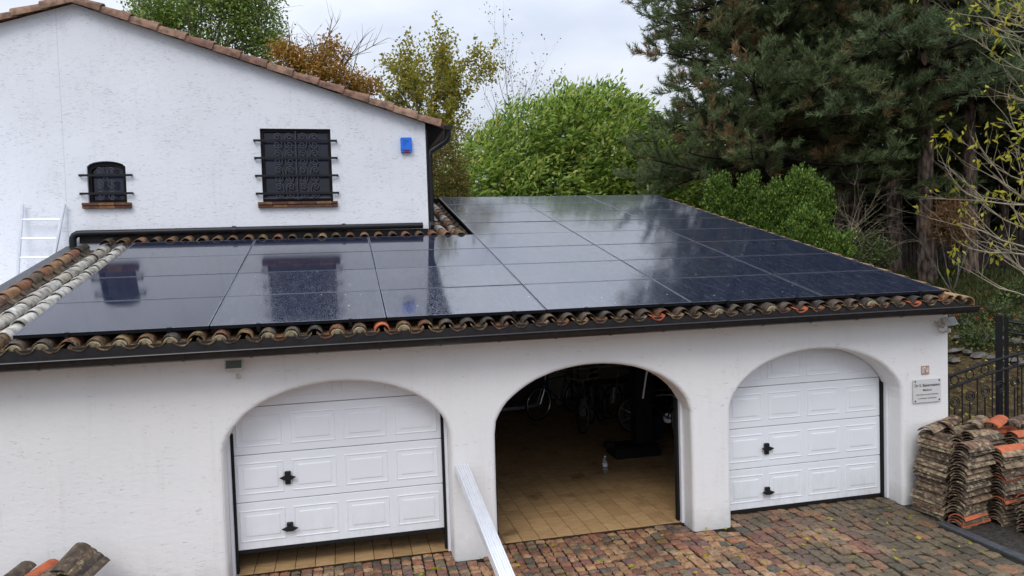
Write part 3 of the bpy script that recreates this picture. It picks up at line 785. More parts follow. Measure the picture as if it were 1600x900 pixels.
# windows
def scroll(b, cx, cz, r, side, y=0, half=None, tw=.0085):
    """C-scroll: spine on the `side` of cx, both ends curling inwards"""
    half = half or r * 1.45; pts = []
    def spiral(s):
        out = []
        for k in range(24):
            t = k / 23; a = t * R(500); rad = r * (1 - .82 * t)
            out.append((cx + side * (rad * math.cos(a)) - side * .0, y, cz + s * (half + rad * math.sin(a))))
        return out
    up_, dn = spiral(1), spiral(-1)
    mid = [(cx + side * (r + .012 * math.cos(u)), y, cz + half * u / 1.2) for u in (-.7, 0, .7)]
    b.tube(dn[::-1] + mid + up_, tw, 5)
def window(kind, W, label):
    x0, x1, z0, z1 = W; w = empty('window', ((x0 + x1) / 2, HY, z0), parent=house); w['label'] = label
    hw = (x1 - x0) / 2; h = z1 - z0
    top = (lambda x: arc2(x + (x0 + x1) / 2) - z0) if kind == 'arched' else (lambda x: h)
    n = 14; out = [(-hw, 0), (hw, 0)] + [(hw - 2 * hw * i / n, top(hw - 2 * hw * i / n)) for i in range(n + 1)]
    f = .05; cxm, czm = 0, h / 2
    inn = [(x * (hw - f) / hw, f + (z - 0) * (h - 2 * f) / h) for x, z in out]
    b = MB(); N = len(out)
    for yy in (.05, .11): pass
    vs_ = [(x, .05, z) for x, z in out] + [(x, .05, z) for x, z in inn] + [(x, .11, z) for x, z in inn]
    b.add(vs_, [(i, (i + 1) % N, N + (i + 1) % N, N + i) for i in range(N)] + [(N + i, N + (i + 1) % N, 2 * N + (i + 1) % N, 2 * N + i) for i in range(N)])
    b.build('window_frame', M['brownframe'], w)
    b = MB(); b.add([(x, .10, z) for x, z in inn], [tuple(range(len(inn)))]); b.build('pane', M['winglass'], w)
    # grille
    b = MB(); gy = -.055; t = .0085
    if kind == 'arched':
        bars = (.14, .42); ext = .10
        for zc, ss in ((.47, .062), (.285, .055), (.105, .055)):
            for s in (-1, 1): scroll(b, s * .085, zc - .0, .040, -s, gy, .030, .0075)
        b.tube([(-.03, gy, .55), (-.01, gy, .42), (-.05, gy, .30)], .006, 5); b.tube([(.03, gy, .55), (.01, gy, .42), (.05, gy, .30)], .006, 5)
    else:
        bars = (.135, .42, .705, .985); ext = .10
        for zc in (.06 + .06, .40, .69, .97):
            for sx in (-.40, -.135, .135, .40):
                pass
        for row in range(4):
            zc = .175 + row * .268
            for sx, sd in ((-.335, 1), (-.12, -1), (.12, 1), (.335, -1)):
                scroll(b, sx * .86, zc, .062, sd, gy, .066)
        b.tube([(0, gy, .03), (0, gy, h - .05)], .010, 6)
        b.tube([(-hw + .03, gy + .01, .055), (hw - .03, gy + .01, .055)], .011, 6)
    b.build('grille_scrolls', M['greyiron'], w)
    for zb in bars:
        b = MB(); b.box((-hw - ext, gy - .012, zb - .0165), (hw + ext, gy + .012, zb + .0165)); b.box((-hw - ext, gy + .012, zb - .015), (-hw - ext + .02, -.001, zb + .015)); b.box((hw + ext - .02, gy + .012, zb - .015), (hw + ext, -.001, zb + .015))
        b.build('grille_bar', M['iron'], w)
    # sill of thin bricks
    sill = empty('sill', (0, 0, 0), parent=w) if False else None
    for layer, (zt, pr) in enumerate(((-.002, .085), (-.047, .07))):
        xx = -hw - .075
        while xx < hw + .05:
            L = min(.23, hw + .075 - xx); b = MB(); b.box((xx + .003, -pr, zt - .042), (xx + L - .003, .06 if False else -.001, zt), bev=.004); b.build('sill_brick', M['brick'], w, rot=(0, 0, 0)); xx += L
window('square', W1, 'square dark window with four bars and scrolled iron grille')
window('arched', W2, 'small arched dark window with two bars and scrolled grille')

# ------------------------------------------------------------------ things on the walls
al = tag(empty('alarm_box', (4.178, HY - .001, 5.11)), 'blue alarm siren box with red lens high on the house wall', 'alarm box')
b = MB(); b.box((-.093, -.075, .03), (.093, 0, .25), bev=.012); b.box((-.09, -.07, -.001), (-.045, 0, .035), bev=.006); b.box((.045, -.07, -.001), (.09, 0, .035), bev=.006); b.build('housing', M['blue'], al)
b = MB(); b.box((-.044, -.068, .0), (.044, -.001, .029), bev=.008); b.build('lens', M['redlens'], al)
b = MB(); rr = random.Random(5)
for (x0, x1, z) in ((-.055, .035, .195), (-.045, -.01, .165), (.0, .03, .167), (-.045, -.02, .14), (-.05, -.015, .118)):
    xx = x0
    while xx < x1:
        b.box((xx, -.0766, z + rr.uniform(-.006, 0)), (xx + .008, -.0755, z + rr.uniform(.004, .012))); xx += .011
b.build('print', M['darkblue'], al)

pq = tag(empty('name_plaque', (10.255, 0, 1.435)), 'clear grey name plaque with dark lettering on the garage wall by the gate', 'sign')
b = MB(); b.box((-.208, -.022, -.15), (.208, -.014, .15), bev=.002); b.build('plate', M['plaque'], pq)
for sx in (-1, 1):
    for sz in (-1, 1):
        b = MB(); b.tube([(sx * .18, -.027, sz * .125), (sx * .18, -.001, sz * .125)], .010, 8); b.build('fixing', M['pipe'], pq)
def text(body, size, loc, mat, parent, name='lettering', bold=0):
    cu_ = bpy.data.curves.new('txt', 'FONT'); cu_.body = body; cu_.size = size; cu_.align_x = 'CENTER'; cu_.offset = bold; cu_.extrude = .0004
    o = bpy.data.objects.new('txt', cu_); col.objects.link(o)
    bpy.context.view_layer.update()
    me = bpy.data.meshes.new_from_object(o.evaluated_get(bpy.context.evaluated_depsgraph_get())); me.name = name
    bpy.data.objects.remove(o); me.materials.clear(); me.materials.append(mat)
    return link(name, me, parent, loc, (R(90), 0, 0))
text('Dr S. Bakermateva', .050, (0, -.0235, .055), M['ink'], pq, bold=.0012)
text('Médecin', .040, (0, -.0235, -.003), M['ink'], pq, bold=.0006)
text('Spécialiste en psychothérapie', .028, (0, -.0235, -.055), M['ink'], pq)
text('et thérapies systémiques', .028, (0, -.0235, -.103), M['ink'], pq)
nt_ = tag(empty('wall_tile', (10.24, 0, 1.70)), 'small square brown ceramic tile with a cream monogram above the plaque', 'wall tile')
b = MB(); b.box((-.055, -.014, -.055), (.055, -.001, .055), bev=.003); b.build('tile_body', M['tileborder'], nt_)
b = MB(); b.tube([(-.03, -.015, -.035), (-.03, -.015, .025), (-.02, -.015, .035), (-.005, -.015, .025), (.02, -.015, -.03), (.03, -.015, -.03), (.032, -.015, .03)], .007, 6); b.tube([(-.048, -.015, -.045), (-.048, -.015, .045)], .004, 5); b.build('monogram', M['ceramic'], nt_)

def floodlight(loc, label, rz):
    f = tag(empty('floodlight', loc, (0, 0, rz)), label, 'lamp', 'floodlights under the garage eaves')
    b = MB(); Mx = Matrix.Rotation(R(-32), 4, 'X')
    b.box((-.088, -.14, -.055), (.088, -.09, .055), Mx, .008); b.build('lamp_head', M['lampbody'], f)
    b = MB(); b.box((-.074, -.1445, -.045), (.074, -.1405, .040), Mx); b.build('lamp_glass', M['lampglass'], f)
    b = MB(); b.tube([(0, -.10, .02), (0, -.05, .06), (0, 0, .06)], .010, 6); b.box((-.02, -.022, .02), (.02, 0, .10)); b.build('bracket', M['lampbody'], f)
    b = MB(); b.lathe([(.015, -.03), (.022, -.02), (.022, .015), (.012, .025)], (.03, -.06, -.055), 8); b.build('sensor', M['lampbody'], f)
    return f
floodlight((1.95, 0, 2.245), 'small floodlight under the gutter above the left arch', 0)
f2 = floodlight((10.52, 0, 2.25), 'small floodlight under the gutter at the right wall corner', R(14))
b = MB(); b.tube([(-.10, -.005, .06), (-.16, -.02, .02), (-.14, -.03, -.05), (-.05, -.03, -.08), (.02, -.03, -.07)], .008, 6); b.tube([(-.18, -.005, .07), (-.10, -.02, .0), (-.02, -.02, -.02)], .007, 6); b.build('cable', M['cable'], f2, True)

# ladder against the house wall, its foot on the terrace left of the garage
tr = MB(); tr.box((-6.1, .35, -.05), (-1.03, HY - .01, 2.3)); tag(tr.build('terrace', M['stucco_house']), kind='structure')
ld = tag(empty('ladder', (-1.4, 4.2, 2.3)), 'aluminium ladder leaning against the house wall behind the tiled verge', 'ladder')
Lt, Lb = (-1.60, 4.56, 4.33), (-1.68, 4.15, 2.3); Rt, Rb = (-1.03, 4.56, 4.32), (-1.36, 4.15, 2.3)
o_ = Vector((-1.4, 4.2, 2.3))
for a, c in ((Lt, Lb), (Rt, Rb)):
    b = MB(); b.tube([Vector(c) - o_, Vector(a) - o_], .026, 8); b.build('ladder_rail', M['ladder'], ld, True)
for k in range(1, 8):
    t = 1 - (.235 + (k - 1) * .285) / 2.03
    b = MB(); b.tube([Vector(Lb).lerp(Vector(Lt), t) - o_, Vector(Rb).lerp(Vector(Rt), t) - o_], .014, 8); b.build('rung', M['ladder'], ld, True)

# mounting rails leaning on the pier
def rail_prof(w, h):
    g = w * .12
    return [(-w / 2, 0), (w / 2, 0), (w / 2, h * .25), (w / 2 - .010, h * .3), (w / 2 - .010, h * .52), (w / 2, h * .58), (w / 2, h * .93), (w / 2 - .003, h), (g, h), (g, h - .014), (-g, h - .014), (-g, h),
            (-w / 2 + .003, h), (-w / 2, h * .93), (-w / 2, h * .58), (-w / 2 + .010, h * .52), (-w / 2 + .010, h * .3), (-w / 2, h * .25)]
A = Vector((4.225, -.012, 1.0)); B = Vector((4.455, -2.32, .055))
ax = (A - B).normalized(); sx = ax.cross(Vector((0, 0, 1))).normalized(); up = sx.cross(ax)
for i in range(3):
    for j in range(2):
        w = .047; h = .042; L = (A - B).length
        Mx = Matrix((sx, ax, up)).transposed().to_4x4()
        pos = B + sx * ((i - 1) * (w + .0012)) + up * (j * (h + .0006))
        b = MB(); b.prism([(u, v) for u, v in rail_prof(w, h)], 'y', 0, L - random.uniform(0, .006) - j * .015)
        o = b.build('aluminium_rail', M['alu'], None)
        o.matrix_world = Matrix.Translation(pos) @ Mx
        tag(o, 'white aluminium rail leaning on the pier, %s from left in the %s layer' % (['first', 'second', 'third', 'fourth'][i], ['bottom', 'top'][j]), 'rail', 'aluminium rails leaning on the pier')

# ------------------------------------------------------------------ tile stacks
ST = [tile_mesh('roof_tile', M['clay_stack'], L=.46, r0=.105, r1=.09, th=.013, span=R(150), n=7, seed=50 + i, flat=.78) for i in range(5)]
STO = tile_mesh('roof_tile', M['clay_orange'], L=.46, r0=.105, r1=.09, th=.013, span=R(150), n=7, seed=60, flat=.78)
STD = tile_mesh('roof_tile', M['clay_dark'], L=.46, r0=.105, r1=.09, th=.013, span=R(150), n=7, seed=70, flat=.78)
def one_tile(loc, rot, label, orange=False, grp='loose roof tiles stacked beside the gate', sc=(1, 1, 1)):
    o = link('roof_tile', STO if orange is True else STD if orange == 'dark' else random.choice(ST), None, loc, rot, sc)
    return tag(o, label, 'roof tile', grp)
def stack(x, y, az, n, name, orange=(), lean=(0, 0), step=.0335, z0=-.02, w=1.0):
    """tile axis direction az (deg, from +Y toward -X), x,y = end of the axis nearest the camera"""
    for k in range(n):
        t = k * step
        o = one_tile((x + lean[0] * t + random.uniform(-.02, .02), y + lean[1] * t + random.uniform(-.02, .02), z0 + t + random.uniform(-.004, .004) - .02), (random.uniform(-.03, .04), random.uniform(-.07, .07), R(az) + random.uniform(-.085, .085)),
                 '%s roof tile, %s from the bottom of the %s' % ('bright orange' if k in orange else 'weathered clay', ordn(k + 1), name), k in orange, sc=(w, 1, 1))
stack(10.03, -.60, 4, 30, 'stack against the garage wall corner', (), (.12, .02), .0325, w=1.08)
stack(9.92, -.80, -80, 30, 'front stack with its tile ends showing', (1, 3), (.05, -.02), .0325, w=1.05)
stack(10.44, -.86, -84, 26, 'stack right of the front stack', (8, 15, 25), (.02, .02), .034)
stack(10.38, -.52, -84, 31, 'stack close behind the front stack', (), (.0, .0), .0325)
stack(10.92, -.62, -84, 30, 'stack at the right edge behind', (29,), (.0, .0), .0325)
stack(10.46, -1.22, -74, 12, 'low front stack at the right edge', (11,), (.03, .03), .036)
stack(10.40, -.20, -84, 30, 'rear stack by the gate', (), (.0, .0), .0325)
stack(10.90, -.26, -84, 29, 'rear stack at the right edge', (28,), (.0, .0), .0325)
for q, (x, y, z, az, org, lb) in enumerate(((9.99, -.28, .962, -66, 0, 'mossy brown roof tile lying tilted on top of the wall corner stack'), (10.30, -.20, .985, -62, 0, 'pinkish roof tile lying on top of the rear stack by the gate'),
        (10.52, -.42, 1.01, -60, 0, 'weathered roof tile lying slanted on top of the middle stacks'), (10.74, -.48, 1.01, -62, 1, 'bright orange roof tile lying slanted on top of the back stacks'), (11.10, -.40, .98, -70, 0, 'weathered roof tile lying on top at the far right'))):
    one_tile((x, y, z), (.05, .04, R(az)), lb, bool(org))
# pile at the left
def lpile(x, y, z, az, tilt, lb, org=False, sc=(1, 1, 1)): one_tile((x, y, z), (tilt, 0, R(az)), lb, org, 'roof tiles piled at the left wall', sc)
for s_, (px_, nm) in enumerate(((-.08, 'left'), (.17, 'middle'), (.40, 'right'))):
    for k in range(14 if s_ < 2 else 15):
        one_tile((px_ + random.uniform(-.012, .012), -.75, -.02 + k * .036), (random.uniform(-.02, .02), random.uniform(-.03, .03), random.uniform(-.05, .05)), 'weathered roof tile, %s from the bottom of the %s stack by the left wall' % (ordn(k + 1), nm), False, 'roof tiles piled at the left wall')
lpile(-.02, -.70, .50, -10, .08, 'blackened roof tile on top of the leftmost stack by the left wall', 'dark')
lpile(.13, -.72, .49, -22, .12, 'bright orange roof tile on top of the left pile', True)
lpile(.28, -.72, .50, -26, .14, 'dark brown roof tile on top of the left pile beside the orange one')
for k in range(4):
    lpile(.44 + .04 * k, -.60 - .01 * k, .545 - .034 * k, -14 - 3 * k, .30 - .03 * k, 'mossy roof tile leaning on the right of the left pile, %s of four' % ORD[k + 1], 'dark' if k != 1 else False, (1.0, .85, 1.0))

# ------------------------------------------------------------------ garage contents
def bicycle(loc, rz, label, paint, lean=.0):
    e = tag(empty('bicycle', loc, (lean, 0, rz)), label, 'bicycle', 'bicycles parked in the garage')
    Rr = .33
    for wx in (-.52, .52):
        b = MB(); b.tube([(wx + Rr * math.cos(a), 0, Rr + .01 + Rr * math.sin(a)) for a in [2 * math.pi * k / 24 for k in range(24)]], .020, 6, closed=True); w = b.build('wheel', M['rubber'], e, True)
        b = MB(); b.tube([(wx + (Rr - .025) * math.cos(a), 0, Rr + .01 + (Rr - .025) * math.sin(a)) for a in [2 * math.pi * k / 24 for k in range(24)]], .010, 5, closed=True)
        for k in range(14):
            a = 2 * math.pi * k / 14; b.tube([(wx, .02 * (-1) ** k, Rr), (wx + (Rr - .03) * math.cos(a), 0, Rr + .01 + (Rr - .03) * math.sin(a))], .002, 3, caps=False)
        b.tube([(wx, -.05, Rr), (wx, .05, Rr)], .015, 6); b.build('rim', M['bikesteel'], w)
    bb, seat, head, rear, fr = (-.06, 0, .30), (-.20, 0, .82), (.36, 0, .80), (-.52, 0, .34), (.52, 0, .34)
    b = MB()
    for p_, q_ in ((bb, seat), (seat, head), (bb, (.38, 0, .70)), (bb, rear), (rear, (-.185, 0, .76))): b.tube([p_, q_], .016, 7)
    b.tube([head, (.385, 0, .68)], .02, 7); b.build('frame', paint, e)
    b = MB()
    for s in (-.045, .045): b.tube([(.385, 0, .69), (.41, s, .62), fr[:1] + (s,) + fr[2:]], .012, 6)
    b.build('fork', M['bikesteel'], e)
    b = MB(); b.tube([head, (.34, 0, .94)], .014, 6); b.tube([(.25, -.30, .99), (.34, -.18, .98), (.36, 0, .95), (.34, .18, .98), (.25, .30, .99)], .012, 6); b.build('handlebar', M['bikesteel'], e)
    b = MB(); b.tube([seat, (-.225, 0, .92)], .012, 6); b.prism([(-.36, -.08), (-.34, .08), (-.2, .05), (-.06, .02), (-.06, -.02), (-.2, -.05), (-.36, -.08)][:-1], 'z', .92, .96); b.build('saddle', M['rubber'], e)
    b = MB(); b.lathe([(.09, -.004), (.09, .004)], (0, 0, 0), 14); o = b.build('crank', M['bikesteel'], e, loc=(-.06, -.04, .30), rot=(R(90), 0, 0))
bicycle((7.62, 5.35, 0), R(232), 'bicycle with bright fork, front wheel towards the door in the dark garage', M['bikepaint'], .08)
bicycle((7.25, 6.5, 0), R(205), 'bicycle standing farthest back in the dark garage', M['bikeblue'], -.06)
bicycle((8.6, 4.3, 0), R(150), 'bicycle in the dark garage behind the black post', M['bikepaint'], .1)
bicycle((8.28, 2.85, 0), R(75), 'bicycle close behind the right jamb of the open arch', M['bikepaint'], -.1)
bicycle((7.95, 6.1, 0), R(240), 'bicycle leaning among the others nearest the middle of the garage', M['bikeblue'], .10)
bicycle((8.6, 6.2, 0), R(215), 'bicycle at the back behind the black post', M['bikepaint'], -.10)
bicycle((9.0, 3.4, 0), R(96), 'bicycle tucked behind the right jamb beside the first one there', M['bikepaint'], .12)
for k, (x, y, w, d_, h_, lb) in enumerate(((8.55, 5.3, .5, .4, .8, 'dark upright cabinet behind the bicycles'), (8.2, 4.1, .4, .3, .45, 'dark toolbox behind the black post'), (6.0, 7.9, .6, .35, 1.1, 'dark cupboard against the garage back wall'))):
    cb = tag(empty('cabinet', (x, y, 0), (0, 0, .2 * k)), lb, 'cabinet'); b = MB(); b.box((-w / 2, -d_ / 2, 0), (w / 2, d_ / 2, h_), bev=.012); b.build('body', M['bikepaint'], cb)
    b = MB(); b.box((-w / 2 + .03, -d_ / 2 - .012, .05), (-.006, -d_ / 2 - .001, h_ - .05)); b.build('door', M['bikeblue'], cb); b = MB(); b.box((.006, -d_ / 2 - .012, .05), (w / 2 - .03, -d_ / 2 - .001, h_ - .05)); b.build('door', M['bikeblue'], cb)
ms = tag(empty('lift_post', (7.60, 3.25, 0)), 'black post on a low black base standing in the garage', 'machine')
b = MB(); b.box((-.42, -.22, 0), (.35, .22, .20), bev=.03); b.build('base', M['black'], ms)
b = MB(); b.box((-.02, -.12, .20), (.26, .12, 1.75), bev=.02); b.build('column', M['black'], ms)
b = MB(); b.box((-.52, -.06, .16), (-.38, .06, .26), bev=.01); b.build('foot_pedal', M['black'], ms)
b = MB(); b.tube([(.10, -.13, .95), (.16, -.16, 1.35), (.25, -.16, 1.62)], .022, 8); b.build('lever', M['bikesteel'], ms)
bt = tag(empty('bottle', (6.80, 2.50, .008)), 'small clear plastic water bottle standing on the garage floor', 'bottle')
t = NT('bottle_plastic', .08, .5); t.b.inputs['Transmission Weight'].default_value = .85; t.b.inputs['IOR'].default_value = 1.2
M['bottle'] = t.out((.80, .84, .88))
b = MB(); b.lathe([(.035, 0), (.038, .01), (.038, .07), (.034, .075), (.038, .08), (.038, .15), (.030, .18), (.014, .215), (.013, .23)], (0, 0, 0), 14); b.build('body', M['bottle'], bt, True)
b = MB(); b.lathe([(.0375, 0), (.0385, .002), (.0385, .05), (.0375, .052)], (0, 0, .09), 14); b.build('label_band', M['white_trim'], bt, True)
b = MB(); b.lathe([(.016, .228), (.016, .248)], (0, 0, 0), 10); b.build('cap', M['white_trim'], bt)
bd = tag(empty('board', (6.25, 7.2, 0)), 'pale long board lying at the back left of the garage', 'board')
b = MB(); b.prism([(.75 * math.cos(2 * math.pi * k / 20), .26 * math.sin(2 * math.pi * k / 20)) for k in range(20)], 'z', .10, .16); b.build('deck', M['board'], bd)
b = MB(); b.box((-.5, -.1, 0), (-.4, .1, .10)); b.box((.4, -.1, 0), (.5, .1, .10)); b.build('block', M['fence'], bd)
bx = tag(empty('storage_chest', (6.9, 7.95, 0)), 'dark storage chest against the garage back wall', 'chest')
b = MB(); b.box((-.5, -.25, 0), (.5, .25, .75), bev=.015); b.build('body', M['bikepaint'], bx)
b = MB(); b.box((-.52, -.27, .752), (.52, .27, .80), bev=.01); b.build('lid', M['board'], bx)
pl = tag(empty('metal_pole', (7.6, 6.0, 0)), 'long thin pale pole lying across the bicycles in the garage', 'pole')
b = MB(); b.tube([(-.85, .25, .98), (.95, -.35, 1.10)], .018, 8); b.build('shaft', M['bikesteel'], pl)
sh = tag(empty('shelf_unit', (9.3, 7.7, 0)), 'dark shelf unit with pale boxes at the garage back wall', 'shelf')
b = MB()
for z in (.4, .9, 1.4, 1.9): b.box((-1.3, -.25, z), (.85, .25, z + .03))
for xx in (-1.3, .82):
    for yv in (-.25, .22): b.box((xx, yv, 0), (xx + .03, yv + .03, 1.95))
b.build('rack', M['fence'], sh)
for k in range(4):
    cb = tag(link('storage_box', None, None), None)
    bpy.data.objects.remove(cb)
    b = MB(); b.box((-.18, -.2, 0), (.18, .2, .3), bev=.01); o = b.build('storage_box', M['cable'], None, loc=(8.25 + k * .46, 7.7, 1.431)); tag(o, 'brown storage box on the garage shelf, %s from left' % ORD[k + 1], 'box', 'boxes on the garage shelf')

# ------------------------------------------------------------------ gate and fence
def gate(name, loc, rz, Wd, H0, H1, label, half=True):
    g = tag(empty(name, loc, (0, 0, rz)), label, 'gate')
    b = MB(); b.box((-.09, -.05, -.3), (.0, .05, H0 + .08)); b.build('post', M['iron'], g)
    b = MB(); b.box((.02, -.03, .05), (.075, .03, H0 + .06)); b.build('stile', M['iron'], g)
    def top(x, o=0): u = x / Wd; return H0 + (H1 - H0) * math.sin(min(u, 1) * math.pi / 2) + o
    for off, r in ((0, .020), (-.16, .018)):
        b = MB(); b.tube([(.06 + (Wd - .06) * k / 20, 0, top(.06 + (Wd - .06) * k / 20, off)) for k in range(21)], r, 7); b.build('top_rail', M['iron'], g, True)
    b = MB(); b.box((.07, -.015, .12), (Wd, .015, .16)); b.build('bottom_rail', M['iron'], g)
    n = int(Wd / .125)
    for k in range(1, n + 1):
        x = .06 + (Wd - .06) * k / n; lo = top(x, -.16) - (0 if k % 2 == 0 else .30)
        b = MB(); b.tube([(x, 0, .14), (x, 0, lo)], .009, 6); b.build('bar', M['iron'], g)
        if k % 2:
            b = MB()
            pts = []
            for q in range(30):
                t_ = q / 29; a = t_ * R(700); rad = .085 * (1 - .72 * t_); pts.append((x + rad * math.sin(a), 0, lo + .085 + rad * -math.cos(a)))
            b.tube(pts, .008, 5); b.build('scroll', M['iron'], g); b = MB()
            b.tube([(x + .085 * math.cos(2 * math.pi * q / 14) * .75, 0, top(x, -.08) + .06 * math.sin(2 * math.pi * q / 14)) for q in range(14)], .007, 5, closed=True)
            b.build('ring', M['iron'], g)
    return g
gate('garden_gate', (10.80, .3, 0), 0, 1.9, 1.50, 1.80, 'black wrought iron gate with arched top beside the garage corner')
gate('tall_gate', (12.62, 1.1, 0), R(-48), 1.8, 2.12, 1.95, 'taller black iron gate standing behind the arched gate')

fence = tag(empty('paling_fence', (20, 10, 2.5)), 'dark paling fence behind the pine trunks', 'fence')
pal = MB(); pal.prism([(-.045, 0), (.045, 0), (.045, 1.25), (0, 1.33), (-.045, 1.25)], 'y', -.012, .012); pme = pal.mesh('paling', M['fence'])
f0, f1 = pix(1230, 400, 27.5), pix(1780, 400, 25.5)
nn = int((f1 - f0).to_2d().length / .115); fa = math.atan2(f1.y - f0.y, f1.x - f0.x)
for k in range(nn):
    q = f0.lerp(f1, k / nn); z = terrain(q.x, q.y) - .1
    link('paling', pme, fence, (q.x - 20, q.y - 10, z - 2.5 + random.uniform(-.04, .04)), (0, random.uniform(-.03, .03), fa), (1, 1, random.uniform(.95, 1.08)))
for hz in (.35, 1.0):
    b = MB(); b.tube([(f0.x - 20, f0.y - 10 + .03, terrain(f0.x, f0.y) - 2.6 + hz), (f1.x - 20, f1.y - 10 + .03, terrain(f1.x, f1.y) - 2.6 + hz)], .03, 4); b.build('fence_rail', M['fence'], fence)

# ------------------------------------------------------------------ vegetation
def unit(v): return v / np.maximum(np.linalg.norm(v, axis=1, keepdims=True), 1e-9)
def leaves(name, C, D, size, width, mat, parent=None, bend=.25, loc=(0, 0, 0), tri=False):
    """C centres (n,3), D direction (n,3), kite-shaped leaves"""
    n = len(C); D = unit(D); S_ = unit(np.cross(D, rng.normal(size=(n, 3)))); Nn = np.cross(D, S_)
    L = (size * rng.uniform(.7, 1.3, n))[:, None]; Wd = L * width
    b = C; tip = C + D * L + Nn * L * bend * rng.uniform(-1, 1, (n, 1)); mid = C + D * L * .45
    if tri:
        V = np.stack([b - S_ * Wd * .5, b + S_ * Wd * .5, tip], 1).reshape(-1, 3); F = np.arange(3 * n).reshape(n, 3)
    else:
        V = np.stack([b, mid + S_ * Wd * .5 + Nn * L * .06, tip, mid - S_ * Wd * .5 + Nn * L * .06], 1).reshape(-1, 3); F = np.arange(4 * n).reshape(n, 4)
    return link(name, rawmesh(name, V, F, mat), parent, loc)
def blob_points(n, lobes, shell=.55):
    """points spread through ellipsoid lobes [(cx,cy,cz,rx,ry,rz)], denser near the surface; returns points, outward"""
    w = np.array([l[3] * l[5] for l in lobes]); w /= w.sum(); idx = rng.choice(len(lobes), n, p=w); Lb = np.array(lobes)[idx]
    d = unit(rng.normal(size=(n, 3))); rad = shell + (1 - shell) * rng.random(n) ** .6
    bump = 1 + .16 * np.sin(d[:, 0] * 5 + idx * 2) * np.cos(d[:, 2] * 6 + idx) + .10 * np.sin(d[:, 1] * 13 + d[:, 2] * 11)
    P = Lb[:, :3] + d * Lb[:, 3:] * (rad * bump)[:, None]
    return P, d
def clump(n, P, spread):   # several leaves around each clump point
    k = np.repeat(np.arange(len(P)), n); return P[k] + rng.normal(size=(len(k), 3)) * spread, k

def grow(mb, p, d, L, r, lvl, maxlvl, tips, rnd, droop=0, split=(3, 5), seg=5, spread=.7, shrink=.62, wig=.18):
    pts = [p.copy()]; q = p.copy(); n = 5
    for i in range(n):
        d = (d + Vector((rnd.uniform(-1, 1), rnd.uniform(-1, 1), rnd.uniform(-1, 1))) * wig + Vector((0, 0, droop))).normalized()
        q = q + d * (L / n); pts.append(q.copy())
    mb.tube(pts, [r * (1 - .62 * i / n) for i in range(n + 1)], seg if lvl < 2 else 3, caps=False)
    if lvl >= maxlvl:
        tips += pts[2:]; return
    for k in range(rnd.randint(*split)):
        i = rnd.randint(2, n); dd = (d + Vector((rnd.uniform(-1, 1), rnd.uniform(-1, 1), rnd.uniform(-.6, .8))) * spread).normalized()
        grow(mb, pts[i], dd, L * shrink * rnd.uniform(.7, 1.2), r * (1 - .62 * i / n) * .72, lvl + 1, maxlvl, tips, rnd, droop, split, seg, spread, shrink, wig)

# --- laurel behind the roof
lc = pix(858, 300, 31.5); gz = terrain(lc.x, lc.y) + .0
lau = tag(empty('laurel_bush', (lc.x, lc.y, gz)), 'huge bright green laurel bush behind the garage roof', 'bush')
def off(px_, py_, D): q = pix(px_, py_, D); return (q.x - lc.x, q.y - lc.y, q.z - gz)
lob = []
for (a, b_, D, rx, rz) in ((930, 225, 31, 2.5, 2.35), (985, 255, 30.5, 2.3, 2.3), (850, 240, 31, 2.5, 2.1), (790, 265, 30.5, 2.2, 1.7), (745, 290, 30, 1.8, 1.25), (880, 300, 30, 3.8, 1.5), (1035, 285, 31, 2.2, 2.0), (720, 310, 30, 1.5, .8), (900, 190, 31.5, 1.6, 1.4)):
    lob.append((*off(a, b_, D), rx, 2.0, rz))
P, d = blob_points(9000, lob, .66)
Q, k = clump(5, P, .14)
dirs = d[k] * .55 + rng.normal(size=(len(Q), 3)) * .42 + np.array([.42, -.2, .12])
leaves('crown', Q, dirs, .26, .36, M['laurel'], lau)
b = MB(); tips = []; rr = random.Random(2)
for s in range(5): grow(b, Vector((rr.uniform(-1.5, 1.5), rr.uniform(-.5, .5), -.2)), Vector((rr.uniform(-.4, .4), 0, 1)).normalized(), 2.6, .09, 0, 1, tips, rr)
b.build('trunk', M['bark_grey'], lau)

